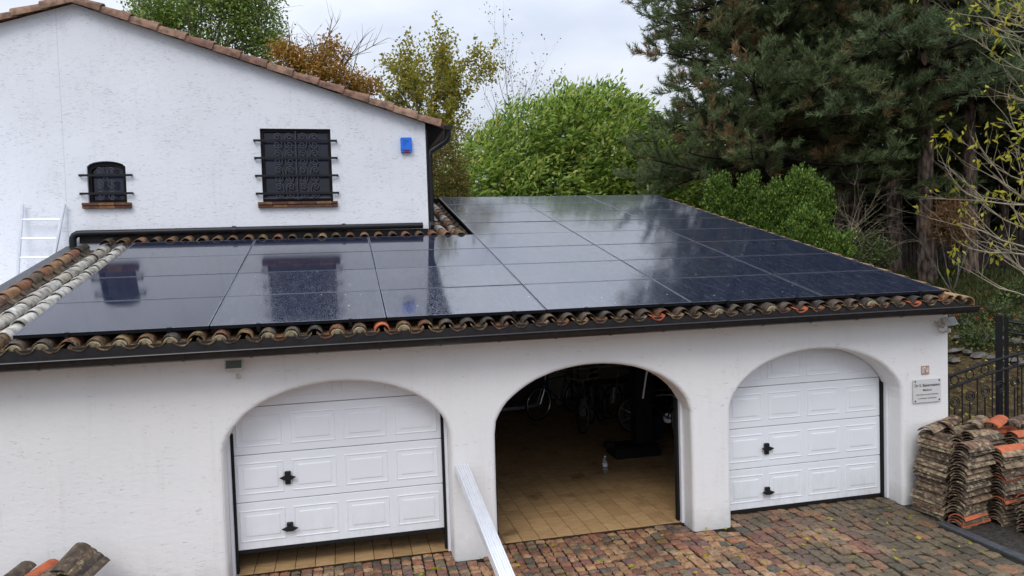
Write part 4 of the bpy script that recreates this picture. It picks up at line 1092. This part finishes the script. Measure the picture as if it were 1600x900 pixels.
# --- pines
def needle_tufts(P, Dv, n_per, L, wdt):
    k = np.repeat(np.arange(len(P)), n_per); n = len(k); ax_ = unit(Dv)[k]
    along = rng.random(n)[:, None] * .30
    rad = unit(rng.normal(size=(n, 3))); rad = unit(rad - ax_ * (rad * ax_).sum(1, keepdims=True))
    D = unit(ax_ * .75 + rad * .75 + np.array([0, 0, .12]))
    B0 = P[k] + ax_ * along; S_ = unit(np.cross(D, rng.normal(size=(n, 3))))
    ll = (L * rng.uniform(.7, 1.2, n))[:, None]
    V = np.stack([B0 - S_ * wdt, B0 + S_ * wdt, B0 + D * ll], 1).reshape(-1, 3)
    return V
def make_pine(seed, H, z0, Rm, trunk_r, dens=1.0, lean=(0, 0), skirt=.9, wh=(3, 5)):
    rr = random.Random(seed); b = MB(); tp = []; td = []
    n = 10; pts = [Vector((lean[0] * (i / n) ** 2 + rr.uniform(-.05, .05), lean[1] * (i / n) ** 2 + rr.uniform(-.05, .05), H * i / n - (.3 if i == 0 else 0))) for i in range(n + 1)]
    b.tube(pts, [trunk_r * (1.15 if i == 0 else 1) * (1 - .85 * i / n) for i in range(n + 1)], 9)
    b.mi = 1; z = z0; dp_ = []; dd_ = []
    while z < H - .3:
        t = (z - z0) / (H - z0); prof = min(1, skirt + t * 1.2) * (1 - t ** 1.7) ** .8 + .06
        for w in range(rr.randint(*wh)):
            a = rr.uniform(0, 2 * math.pi); L = Rm * prof * rr.uniform(.62, 1.04)
            i = z / H * n; p0 = pts[int(i)].lerp(pts[min(n, int(i) + 1)], i % 1)
            dv = Vector((math.cos(a), math.sin(a), rr.uniform(-.15, .25) + .3 * t)).normalized()
            bp = [p0]; q = p0.copy()
            for s in range(6):
                dv = (dv + Vector((rr.uniform(-.13, .13), rr.uniform(-.13, .13), rr.uniform(-.12, .10) + (.06 if s > 3 else -.03)))).normalized(); q = q + dv * L / 6; bp.append(q.copy())
            r0 = .028 + .014 * L
            b.tube(bp, [r0 * (1 - .8 * s / 6) for s in range(7)], 4, caps=False)
            for s in range(1, 4):
                if rr.random() < .55: dp_.append(bp[s] + Vector((rr.uniform(-.25, .25), rr.uniform(-.25, .25), rr.uniform(-.25, .05)))); dd_.append(Vector((rr.uniform(-1, 1), rr.uniform(-1, 1), rr.uniform(-.7, .3))))
            for s in range(2, 7):
                for side in range(rr.randint(2, 4) if s < 6 else 4):
                    sd = (dv * .7 + Vector((rr.uniform(-1, 1), rr.uniform(-1, 1), rr.uniform(-.35, .6)))).normalized(); sl_ = L * rr.uniform(.14, .30)
                    q0 = bp[s]; q1 = q0 + sd * sl_; b.tube([q0, q1], [.012, .006], 3, caps=False)
                    for m_ in range(max(2, int(sl_ / .13 * dens))):
                        f = rr.uniform(.25, 1.0); tp.append(q0.lerp(q1, f)); td.append(sd + Vector((rr.uniform(-.7, .7), rr.uniform(-.7, .7), rr.uniform(0, 1.0))))
        z += rr.uniform(.35, .62)
    return b, np.array([tuple(q) for q in tp]), np.array([tuple(q) for q in td]), np.array([tuple(q) for q in dp_]), np.array([tuple(q) for q in dd_])
def pine_meshes(seed, H, z0, Rm, tr_, mat, npn=30, **kw):
    b, P, Dv, P2, D2 = make_pine(seed, H, z0, Rm, tr_, **kw); V2 = needle_tufts(P2, D2, npn, .20, .008)
    V = needle_tufts(P, Dv, npn, .165, .0098); F = np.arange(len(V)).reshape(-1, 3)
    print('pine', seed, len(P), len(F))
    return b.mesh('trunk', [M['bark'], M['bark_dark']], True), rawmesh('crown', V, F, mat), rawmesh('dead_needles', V2, np.arange(len(V2)).reshape(-1, 3), M['needle_brown'])
def place_pine(meshes, px_, D, rz, label, s=1.0):
    q = pix(px_, 400, D); e = tag(empty('pine_tree', (q.x, q.y, terrain(q.x, q.y) - .05), (0, 0, rz)), label, 'pine tree', 'pine trees at the back of the garden')
    e.scale = (s, s, s); link('trunk', meshes[0], e); link('crown', meshes[1], e); link('dead_needles', meshes[2], e)
pA = pine_meshes(1, 18.5, 2.9, 3.9, .24, M['needle'], npn=34, wh=(7, 9), skirt=1.0)
pB = pine_meshes(2, 18.0, 4.8, 3.8, .22, M['needle_blue'])
pC = pine_meshes(3, 17.0, 4.6, 3.4, .20, M['needle'], npn=26)
place_pine(pA, 1206, 23.0, 1.1, 'broad pine with browning lower branches behind the clipped conifers')
place_pine(pC, 1285, 27.0, 1.2, 'dark pine rising behind the bare bush')
place_pine(pC, 1396, 24.5, 2.5, 'pine with reddish bare trunk, first of three trunks from the left')
place_pine(pB, 1447, 22.6, 4.0, 'pine with straight grey-brown trunk, middle of three trunks')
place_pine(pC, 1516, 23.6, 5.1, 'pine with dark trunk, third of three trunks from the left')
place_pine(pA, 1610, 26.0, 3.3, 'pine at the right edge behind the yellow branches')
place_pine(pB, 1330, 30.0, 1.9, 'pine farthest back between the trunks', .95)

# --- clipped conifers, bright green
def conifer(name, px_, D, lobes_px, n, label):
    q = pix(px_, 380, D); gz_ = terrain(q.x, q.y); e = tag(empty(name, (q.x, q.y, gz_)), label, 'conifer', 'bright green conifers right of the roof')
    lb = []
    for (a, bpx, rx, rz) in lobes_px:
        w = pix(a, bpx, D); lb.append((w.x - q.x, w.y - q.y, w.z - gz_, rx, rx, rz))
    P, d = blob_points(n, lb, .74); P = P + d * (.13 * np.sin(P[:, :1] * 15) * np.cos(P[:, 2:] * 13 + P[:, 1:2] * 15)); Q, k = clump(14, P, .04)
    dirs = d[k] * .7 + rng.normal(size=(len(Q), 3)) * .35 + np.array([0, 0, 1.1])
    leaves('crown', Q, dirs, .062, .55, M['thuja'], e)
    b = MB(); b.tube([(0, 0, -.1), (0, 0, lb[0][2])], [.09, .03], 7); b.build('trunk', M['bark'], e)
conifer('conifer', 1126, 19, ((1124, 296, .24, .36), (1125, 325, .33, .6), (1126, 370, .38, .9)), 1300, 'slim upright green conifer, leftmost at the roof edge')
conifer('conifer', 1170, 19, ((1170, 298, .20, .38), (1171, 330, .31, .6), (1174, 380, .38, .9)), 1300, 'slim pointed green conifer beside the leftmost one')
conifer('conifer', 1232, 18.6, ((1252, 296, .38, .42), (1214, 318, .40, .45), (1268, 322, .42, .5), (1240, 345, .62, .6), (1206, 348, .40, .5), (1228, 385, .7, .6)), 3200, 'broad dense bright green conifer at the roof edge')
conifer('conifer', 1270, 17.2, ((1258, 350, .20, .30), (1262, 372, .28, .4), (1296, 388, .4, .3)), 1200, 'low green conifer in front of the broad one')
def shrub(name, px_, py_, D, rx, rz, n, mat, size, label, cat='shrub', group=None, dirb=(0, 0, .2), flowers=0, wid=.5):
    q = pix(px_, py_, D); gz_ = terrain(q.x, q.y); e = tag(empty(name, (q.x, q.y, gz_)), label, cat, group)
    P, d = blob_points(n, [(0, 0, q.z - gz_, rx, rx, rz), (rx * .5, 0, q.z - gz_ - rz * .4, rx * .7, rx * .7, rz * .7), (-rx * .5, 0, q.z - gz_ - rz * .3, rx * .7, rx * .7, rz * .7)], .45)
    Q, k = clump(4, P, size * .6)
    leaves('foliage', Q, d[k] * .5 + rng.normal(size=(len(Q), 3)) * .6 + np.array(dirb), size, wid, mat, e)
    b = MB(); tips = []; rr = random.Random(int(px_))
    for s in range(4): grow(b, Vector((0, 0, -.1)), Vector((rr.uniform(-.6, .6), rr.uniform(-.6, .6), 1)).normalized(), max(.4, (q.z - gz_) * .9), .02, 0, 1, tips, rr)
    b.build('stem', M['bark_grey'], e)
    if flowers:
        F_ = P[rng.choice(len(P), flowers)]; Fq, k = clump(8, F_, .02); tag(leaves('flower', Fq, rng.normal(size=(len(Fq), 3)), .05, .8, M['redflower'], e), kind='stuff')
    return e
shrub('shrub', 1330, 388, 20, 1.0, .45, 900, M['dullleaf'], .07, 'loose dull green shrub low beside the bare bush')
shrub('hedge_shrub', 697, 285, 20.5, .65, 1.5, 2400, M['hedgebrown'], .08, 'brownish hedge plant squeezed between house corner and laurel')
# --- bare bush
q = pix(1310, 385, 20.5); e = tag(empty('bare_bush', (q.x, q.y, terrain(q.x, q.y))), 'leafless tangled bush with pale twigs before the dark pines', 'bush')
b = MB(); tips = []; rr = random.Random(12)
for s in range(7): grow(b, Vector((rr.uniform(-.3, .3), rr.uniform(-.3, .3), .2)), Vector((rr.uniform(-.6, .5), rr.uniform(-.5, .2), 1)).normalized(), 1.75, .022, 0, 3, tips, rr, -.05, (3, 4), 4, .8, .62, .25)
b.build('twigs', M['twig'], e)
# --- trees behind the house and the laurel
def tree(name, px_, D, H, Rr, lean, mat, n_leaf, size, label, seed, bark='bark_grey', lev=3, crown_px=None, bare=1.0, leafmask=None, L0=.42, split=(3, 5), tr=.13, up=.35):
    q = pix(px_, 400, D); gz_ = terrain(q.x, q.y); e = tag(empty(name, (q.x, q.y, gz_)), label, 'tree')
    b = MB(); tips = []; rr = random.Random(seed)
    pts = [Vector((rr.uniform(-.1, .1) * i, rr.uniform(-.1, .1) * i, H * .62 * i / 5)) for i in range(6)]
    b.tube(pts, [tr * (1 - .11 * i) for i in range(6)], 8)
    for k in range(15):
        t = rr.uniform(.35, 1); p0 = pts[0].lerp(pts[5], t) if False else pts[min(4, int(t * 5))].lerp(pts[min(5, int(t * 5) + 1)], (t * 5) % 1)
        a = rr.uniform(0, 2 * math.pi); dv = Vector((math.cos(a) * Rr / H * 2.0, math.sin(a) * Rr / H * 2.0, up + t * .6)).normalized()
        grow(b, p0, dv, H * L0 * rr.uniform(.7, 1.1), tr * .45 * (1.2 - t * .6), 1, lev, tips, rr, .03, split, 4, .55, .6, .12)
    b.build('trunk', M[bark], e)
    T_ = np.array([tuple(t_) for t_ in tips])
    if leafmask is not None: T_ = T_[leafmask(T_, q, gz_)]
    idx = rng.integers(0, len(T_), n_leaf); Q = T_[idx] + rng.normal(size=(n_leaf, 3)) * size * .8
    leaves('crown', Q, rng.normal(size=(n_leaf, 3)) + np.array([0, 0, -.3]), size, .6, mat, e)
    print(name, len(tips), T_[:, 2].max() + gz_)
def blobtree(name, px_, D, lobes_px, n, per, size, mat, label, seed, shell=.35):
    q = pix(px_, 400, D); gz_ = terrain(q.x, q.y); e = tag(empty(name, (q.x, q.y, gz_)), label, 'tree'); lb = []
    for (a, bpx, rx, rz) in lobes_px:
        w = pix(a, bpx, D); lb.append((w.x - q.x, w.y - q.y, w.z - gz_, rx, rx, rz))
    b = MB(); rr = random.Random(seed); tips = []; zc = min(l[2] - l[5] for l in lb)
    b.tube([(0, 0, -.2), (.1, 0, zc * .6), (0, .1, zc + .5)], [.22, .17, .12], 8)
    for l in lb:
        tgt = Vector(l[:3]); p0 = Vector((0, .1, zc * rr.uniform(.75, 1.05)))
        grow(b, p0, (tgt - p0).normalized(), (tgt - p0).length, .10, 1, 3, tips, rr, 0, (4, 6), 4, .8, .5, .10)
    b.build('trunk', M['twig_grey'], e)
    P, d = blob_points(n, lb, shell); T_ = np.array([tuple(t_) for t_ in tips]); 
    Q, k = clump(per, P, size * 1.3)
    leaves('crown', Q, rng.normal(size=(len(Q), 3)) + np.array([0, 0, -.2]), size, .55, mat, e)
blobtree('green_tree', 330, 38, ((330, 25, 2.6, 2.0), (270, 0, 2.0, 1.6), (400, 40, 1.5, 1.5), (360, -20, 2.2, 1.6), (415, 75, 1.0, 1.0), (240, 30, 1.2, 1.0)), 3600, 6, .16, M['greenleaf'], 'tall green leafy tree rising behind the house roof', 5)
blobtree('orange_tree', 500, 33, ((460, 95, .8, .7), (500, 110, 1.2, .9), (545, 130, .9, .6), (515, 75, .28, .55), (533, 82, .16, .6), (575, 135, .5, .35), (440, 80, .5, .4)), 1500, 5, .14, M['orangeleaf'], 'orange autumn tree peeking over the sloping house roof', 6, .2)
tree('birch_tree', 695, 34, 9.6, 2.2, 0, M['birchleaf'], 12500, .16, 'thin yellowing tree with bare upper twigs right of the house', 7, bark='twig_grey', lev=3, L0=.36, tr=.10, up=.6)
tree('bare_tree', 808, 40, 11.8, 2.4, 0, M['hedgebrown'], 900, .12, 'small grey leafless tree above the laurel', 8, bark='twig_grey', L0=.34, tr=.09)
# --- yellow-leaved branches at the right edge
q = pix(1690, 330, 12.5); gz_ = terrain(q.x, q.y); e = tag(empty('ash_tree', (q.x, q.y, gz_)), 'bare-branched tree with sparse yellow leaves reaching in from the right edge', 'tree')
b = MB(); tips = []; rr = random.Random(21); mb_t = [Vector((0, 0, -.2)), Vector((.05, 0, 1.5)), Vector((0, .05, 3.0)), Vector((.1, 0, 4.6)), Vector((.05, .05, 6.6))]
b.tube(mb_t, [.10, .09, .075, .055, .02], 8)
for k in range(24):
    z = 2.35 + k * .19; i = min(3, int(z / 1.6)); p0 = mb_t[i].lerp(mb_t[i + 1], min(1, (z - mb_t[i].z) / (mb_t[i + 1].z - mb_t[i].z)))
    # mostly towards the left of the picture, some all round
    base = -cr if k % 4 else Vector((rr.uniform(-1, 1), rr.uniform(-1, 1), 0)).normalized()
    dv = (Vector((base.x, base.y, 0)) + Vector((rr.uniform(-.45, .45), rr.uniform(-.45, .45), rr.uniform(-.05, .5)))).normalized()
    grow(b, p0, dv, rr.uniform(.9, 1.5), .017, 1, 3, tips, rr, .07, (3, 4), 4, .6, .55, .22)
b.build('trunk', M['twig'], e, True)
T_ = np.array([tuple(t_) for t_ in tips]); T_ = T_[rng.random(len(T_)) < .13]; Q, k = clump(4, T_, .04)
leaves('crown', Q, rng.normal(size=(len(Q), 3)) * .5 + np.array([-.2, 0, -.5]), .10, .38, M['yellowleaf'], e)
# --- dead brown pine bough
shrub('dead_pine_bough', 1487, 345, 21.5, .36, .48, 900, M['needle_brown'], .17, 'rust-brown drooping bough between two pine trunks', 'bough', wid=.13)
# --- far dark wood behind the fence
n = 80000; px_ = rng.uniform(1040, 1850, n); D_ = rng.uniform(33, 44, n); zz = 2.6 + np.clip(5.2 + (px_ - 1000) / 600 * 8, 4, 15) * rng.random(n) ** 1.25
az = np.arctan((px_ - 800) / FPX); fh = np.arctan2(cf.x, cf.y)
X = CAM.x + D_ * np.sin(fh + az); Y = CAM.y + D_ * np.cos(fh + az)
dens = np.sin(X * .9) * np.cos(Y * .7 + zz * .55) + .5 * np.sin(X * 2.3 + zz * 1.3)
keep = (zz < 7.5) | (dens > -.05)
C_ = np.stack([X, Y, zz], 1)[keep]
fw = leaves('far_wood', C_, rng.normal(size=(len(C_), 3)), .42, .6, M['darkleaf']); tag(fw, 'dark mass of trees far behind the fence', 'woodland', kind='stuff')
for k in range(16):
    pxk = 1240 + k * 34 + random.uniform(-12, 12); q = pix(pxk, 400, random.uniform(29, 34)); b = MB(); h = random.uniform(10, 14); l = random.uniform(-.6, .6)
    b.tube([(0, 0, -.3), (l * .3, 0, h * .5), (l, .2, h)], [.16, .11, .03], 6); tb_ = []
    e = tag(empty('thin_tree', (q.x, q.y, terrain(q.x, q.y))), 'thin dark tree trunk in the wood behind the fence, %s from left' % ordn(k + 1), 'tree', 'thin trees behind the fence')
    b.build('trunk', M['bark'], e)
    P, d = blob_points(70, [(l, .2, h * .75, 1.3, 1.3, 2.2)], .2); Q, kk = clump(3, P, .2); leaves('crown', Q, rng.normal(size=(len(Q), 3)), .20, .6, M['greenleaf'], e)

# --- garden bed: stones, plants, litter, grass
for k in range(15):
    pxs, pys = [(1492, 548), (1512, 552), (1530, 556), (1548, 560), (1566, 562), (1584, 566), (1602, 568), (1496, 528), (1517, 524), (1540, 526), (1562, 530), (1586, 534), (1605, 538), (1490, 563), (1625, 572)][k]
    # find ground under the pixel
    for D in np.arange(11, 30, .1):
        q = pix(pxs, pys, D)
        if q.z <= terrain(q.x, q.y): break
    b = MB(); rr = random.Random(k); sx_, sy_, sz_ = rr.uniform(.09, .22), rr.uniform(.07, .13), rr.uniform(.04, .08)
    vs_ = []; 
    for i in range(5):
        a = math.pi * i / 4
        for j in range(9): vs_.append((sx_ * math.sin(a) * math.cos(2 * math.pi * j / 9) * rr.uniform(.8, 1.15), sy_ * math.sin(a) * math.sin(2 * math.pi * j / 9) * rr.uniform(.8, 1.15), sz_ * math.cos(a) * rr.uniform(.85, 1.1)))
    b.add(vs_, [(i * 9 + j, (i + 1) * 9 + j, (i + 1) * 9 + (j + 1) % 9, i * 9 + (j + 1) % 9) for i in range(4) for j in range(9)])
    o = b.build('edging_stone', M['stone'], None, True, (q.x, q.y, terrain(q.x, q.y) + .0), (rr.uniform(-.2, .2), rr.uniform(-.2, .2), rr.uniform(-.8, .8)))
    tag(o, 'rough grey edging stone of the garden bed, %s of the %s row' % (ordn(k % 7 + 1 if k < 14 else 8), 'near' if k < 7 or k == 14 else 'far') if k != 13 else 'rough grey edging stone lying nearest the garage wall', 'stone', 'edging stones of the garden bed')
def onground(px_, py_):
    for D in np.arange(11, 34, .1):
        q = pix(px_, py_, D)
        if q.z <= terrain(q.x, q.y): return q, D
    return q, D
for (a, c, rx, rz, n, fl_, lb) in ((1532, 540, .34, .26, 160, 0, 'leafy green plant in the middle of the garden bed'), (1560, 500, .35, .3, 90, 5, 'thin rose bush with red blooms in the garden bed'), (1508, 508, .3, .25, 80, 4, 'sparse reddish rose bush beside the roof corner'), (1596, 520, .35, .3, 130, 2, 'green plant behind the tall gate post'), (1592, 470, .35, .3, 160, 0, 'pale green leafy plant at the right edge of the lawn')):
    g_, D = onground(a, c)
    q = pix(a, c, D); py_ = c - rz * .9 / D * FPX
    shrub('garden_plant', a, py_, D, rx, rz, n, M['dullleaf'], .08, lb, 'plant', 'plants in the garden bed', flowers=fl_)
n = 16000; X = rng.uniform(10.7, 24, n); Y = rng.uniform(-.3, 16, n)
Z = np.array([terrain(a, c) for a, c in zip(X, Y)]); dd = np.hypot(X - CAM.x, Y - CAM.y)
lt = leaves('leaf_litter', np.stack([X, Y, Z + .02], 1)[dd < 19.5], np.stack([rng.normal(size=n), rng.normal(size=n), rng.normal(size=n) * .25], 1)[dd < 19.5], .065, .7, M['litter']); tag(lt, 'yellow fallen leaves strewn over the garden slope', 'leaves', kind='stuff')
n = 60000; X = rng.uniform(12, 27, n); Y = rng.uniform(2, 17, n); dd = np.hypot(X - CAM.x, Y - CAM.y); kp = (dd > 16.5 + rng.random(n) * 3) & (dd < 27); X, Y = X[kp], Y[kp]
Z = np.array([terrain(a, c) for a, c in zip(X, Y)])
gr = leaves('grass', np.stack([X, Y, Z - .03], 1), np.stack([rng.normal(size=len(X)) * .4, rng.normal(size=len(X)) * .4, np.ones(len(X))], 1), .13, .22, M['grass'], tri=True); tag(gr, 'dark green grass under the pines', 'grass', kind='stuff')
n = 120; X = rng.uniform(3.0, 9.7, n); Y = -rng.random(n) ** 1.3 * 1.9 + .05
fl_ = leaves('fallen_leaves', np.stack([X, Y, np.full(n, .012)], 1), np.stack([rng.normal(size=n), rng.normal(size=n), np.abs(rng.normal(size=n)) * .3], 1), .055, .6, M['yellowleaf']); tag(fl_, 'small yellow leaves scattered over the paving setts', 'leaves', kind='stuff')
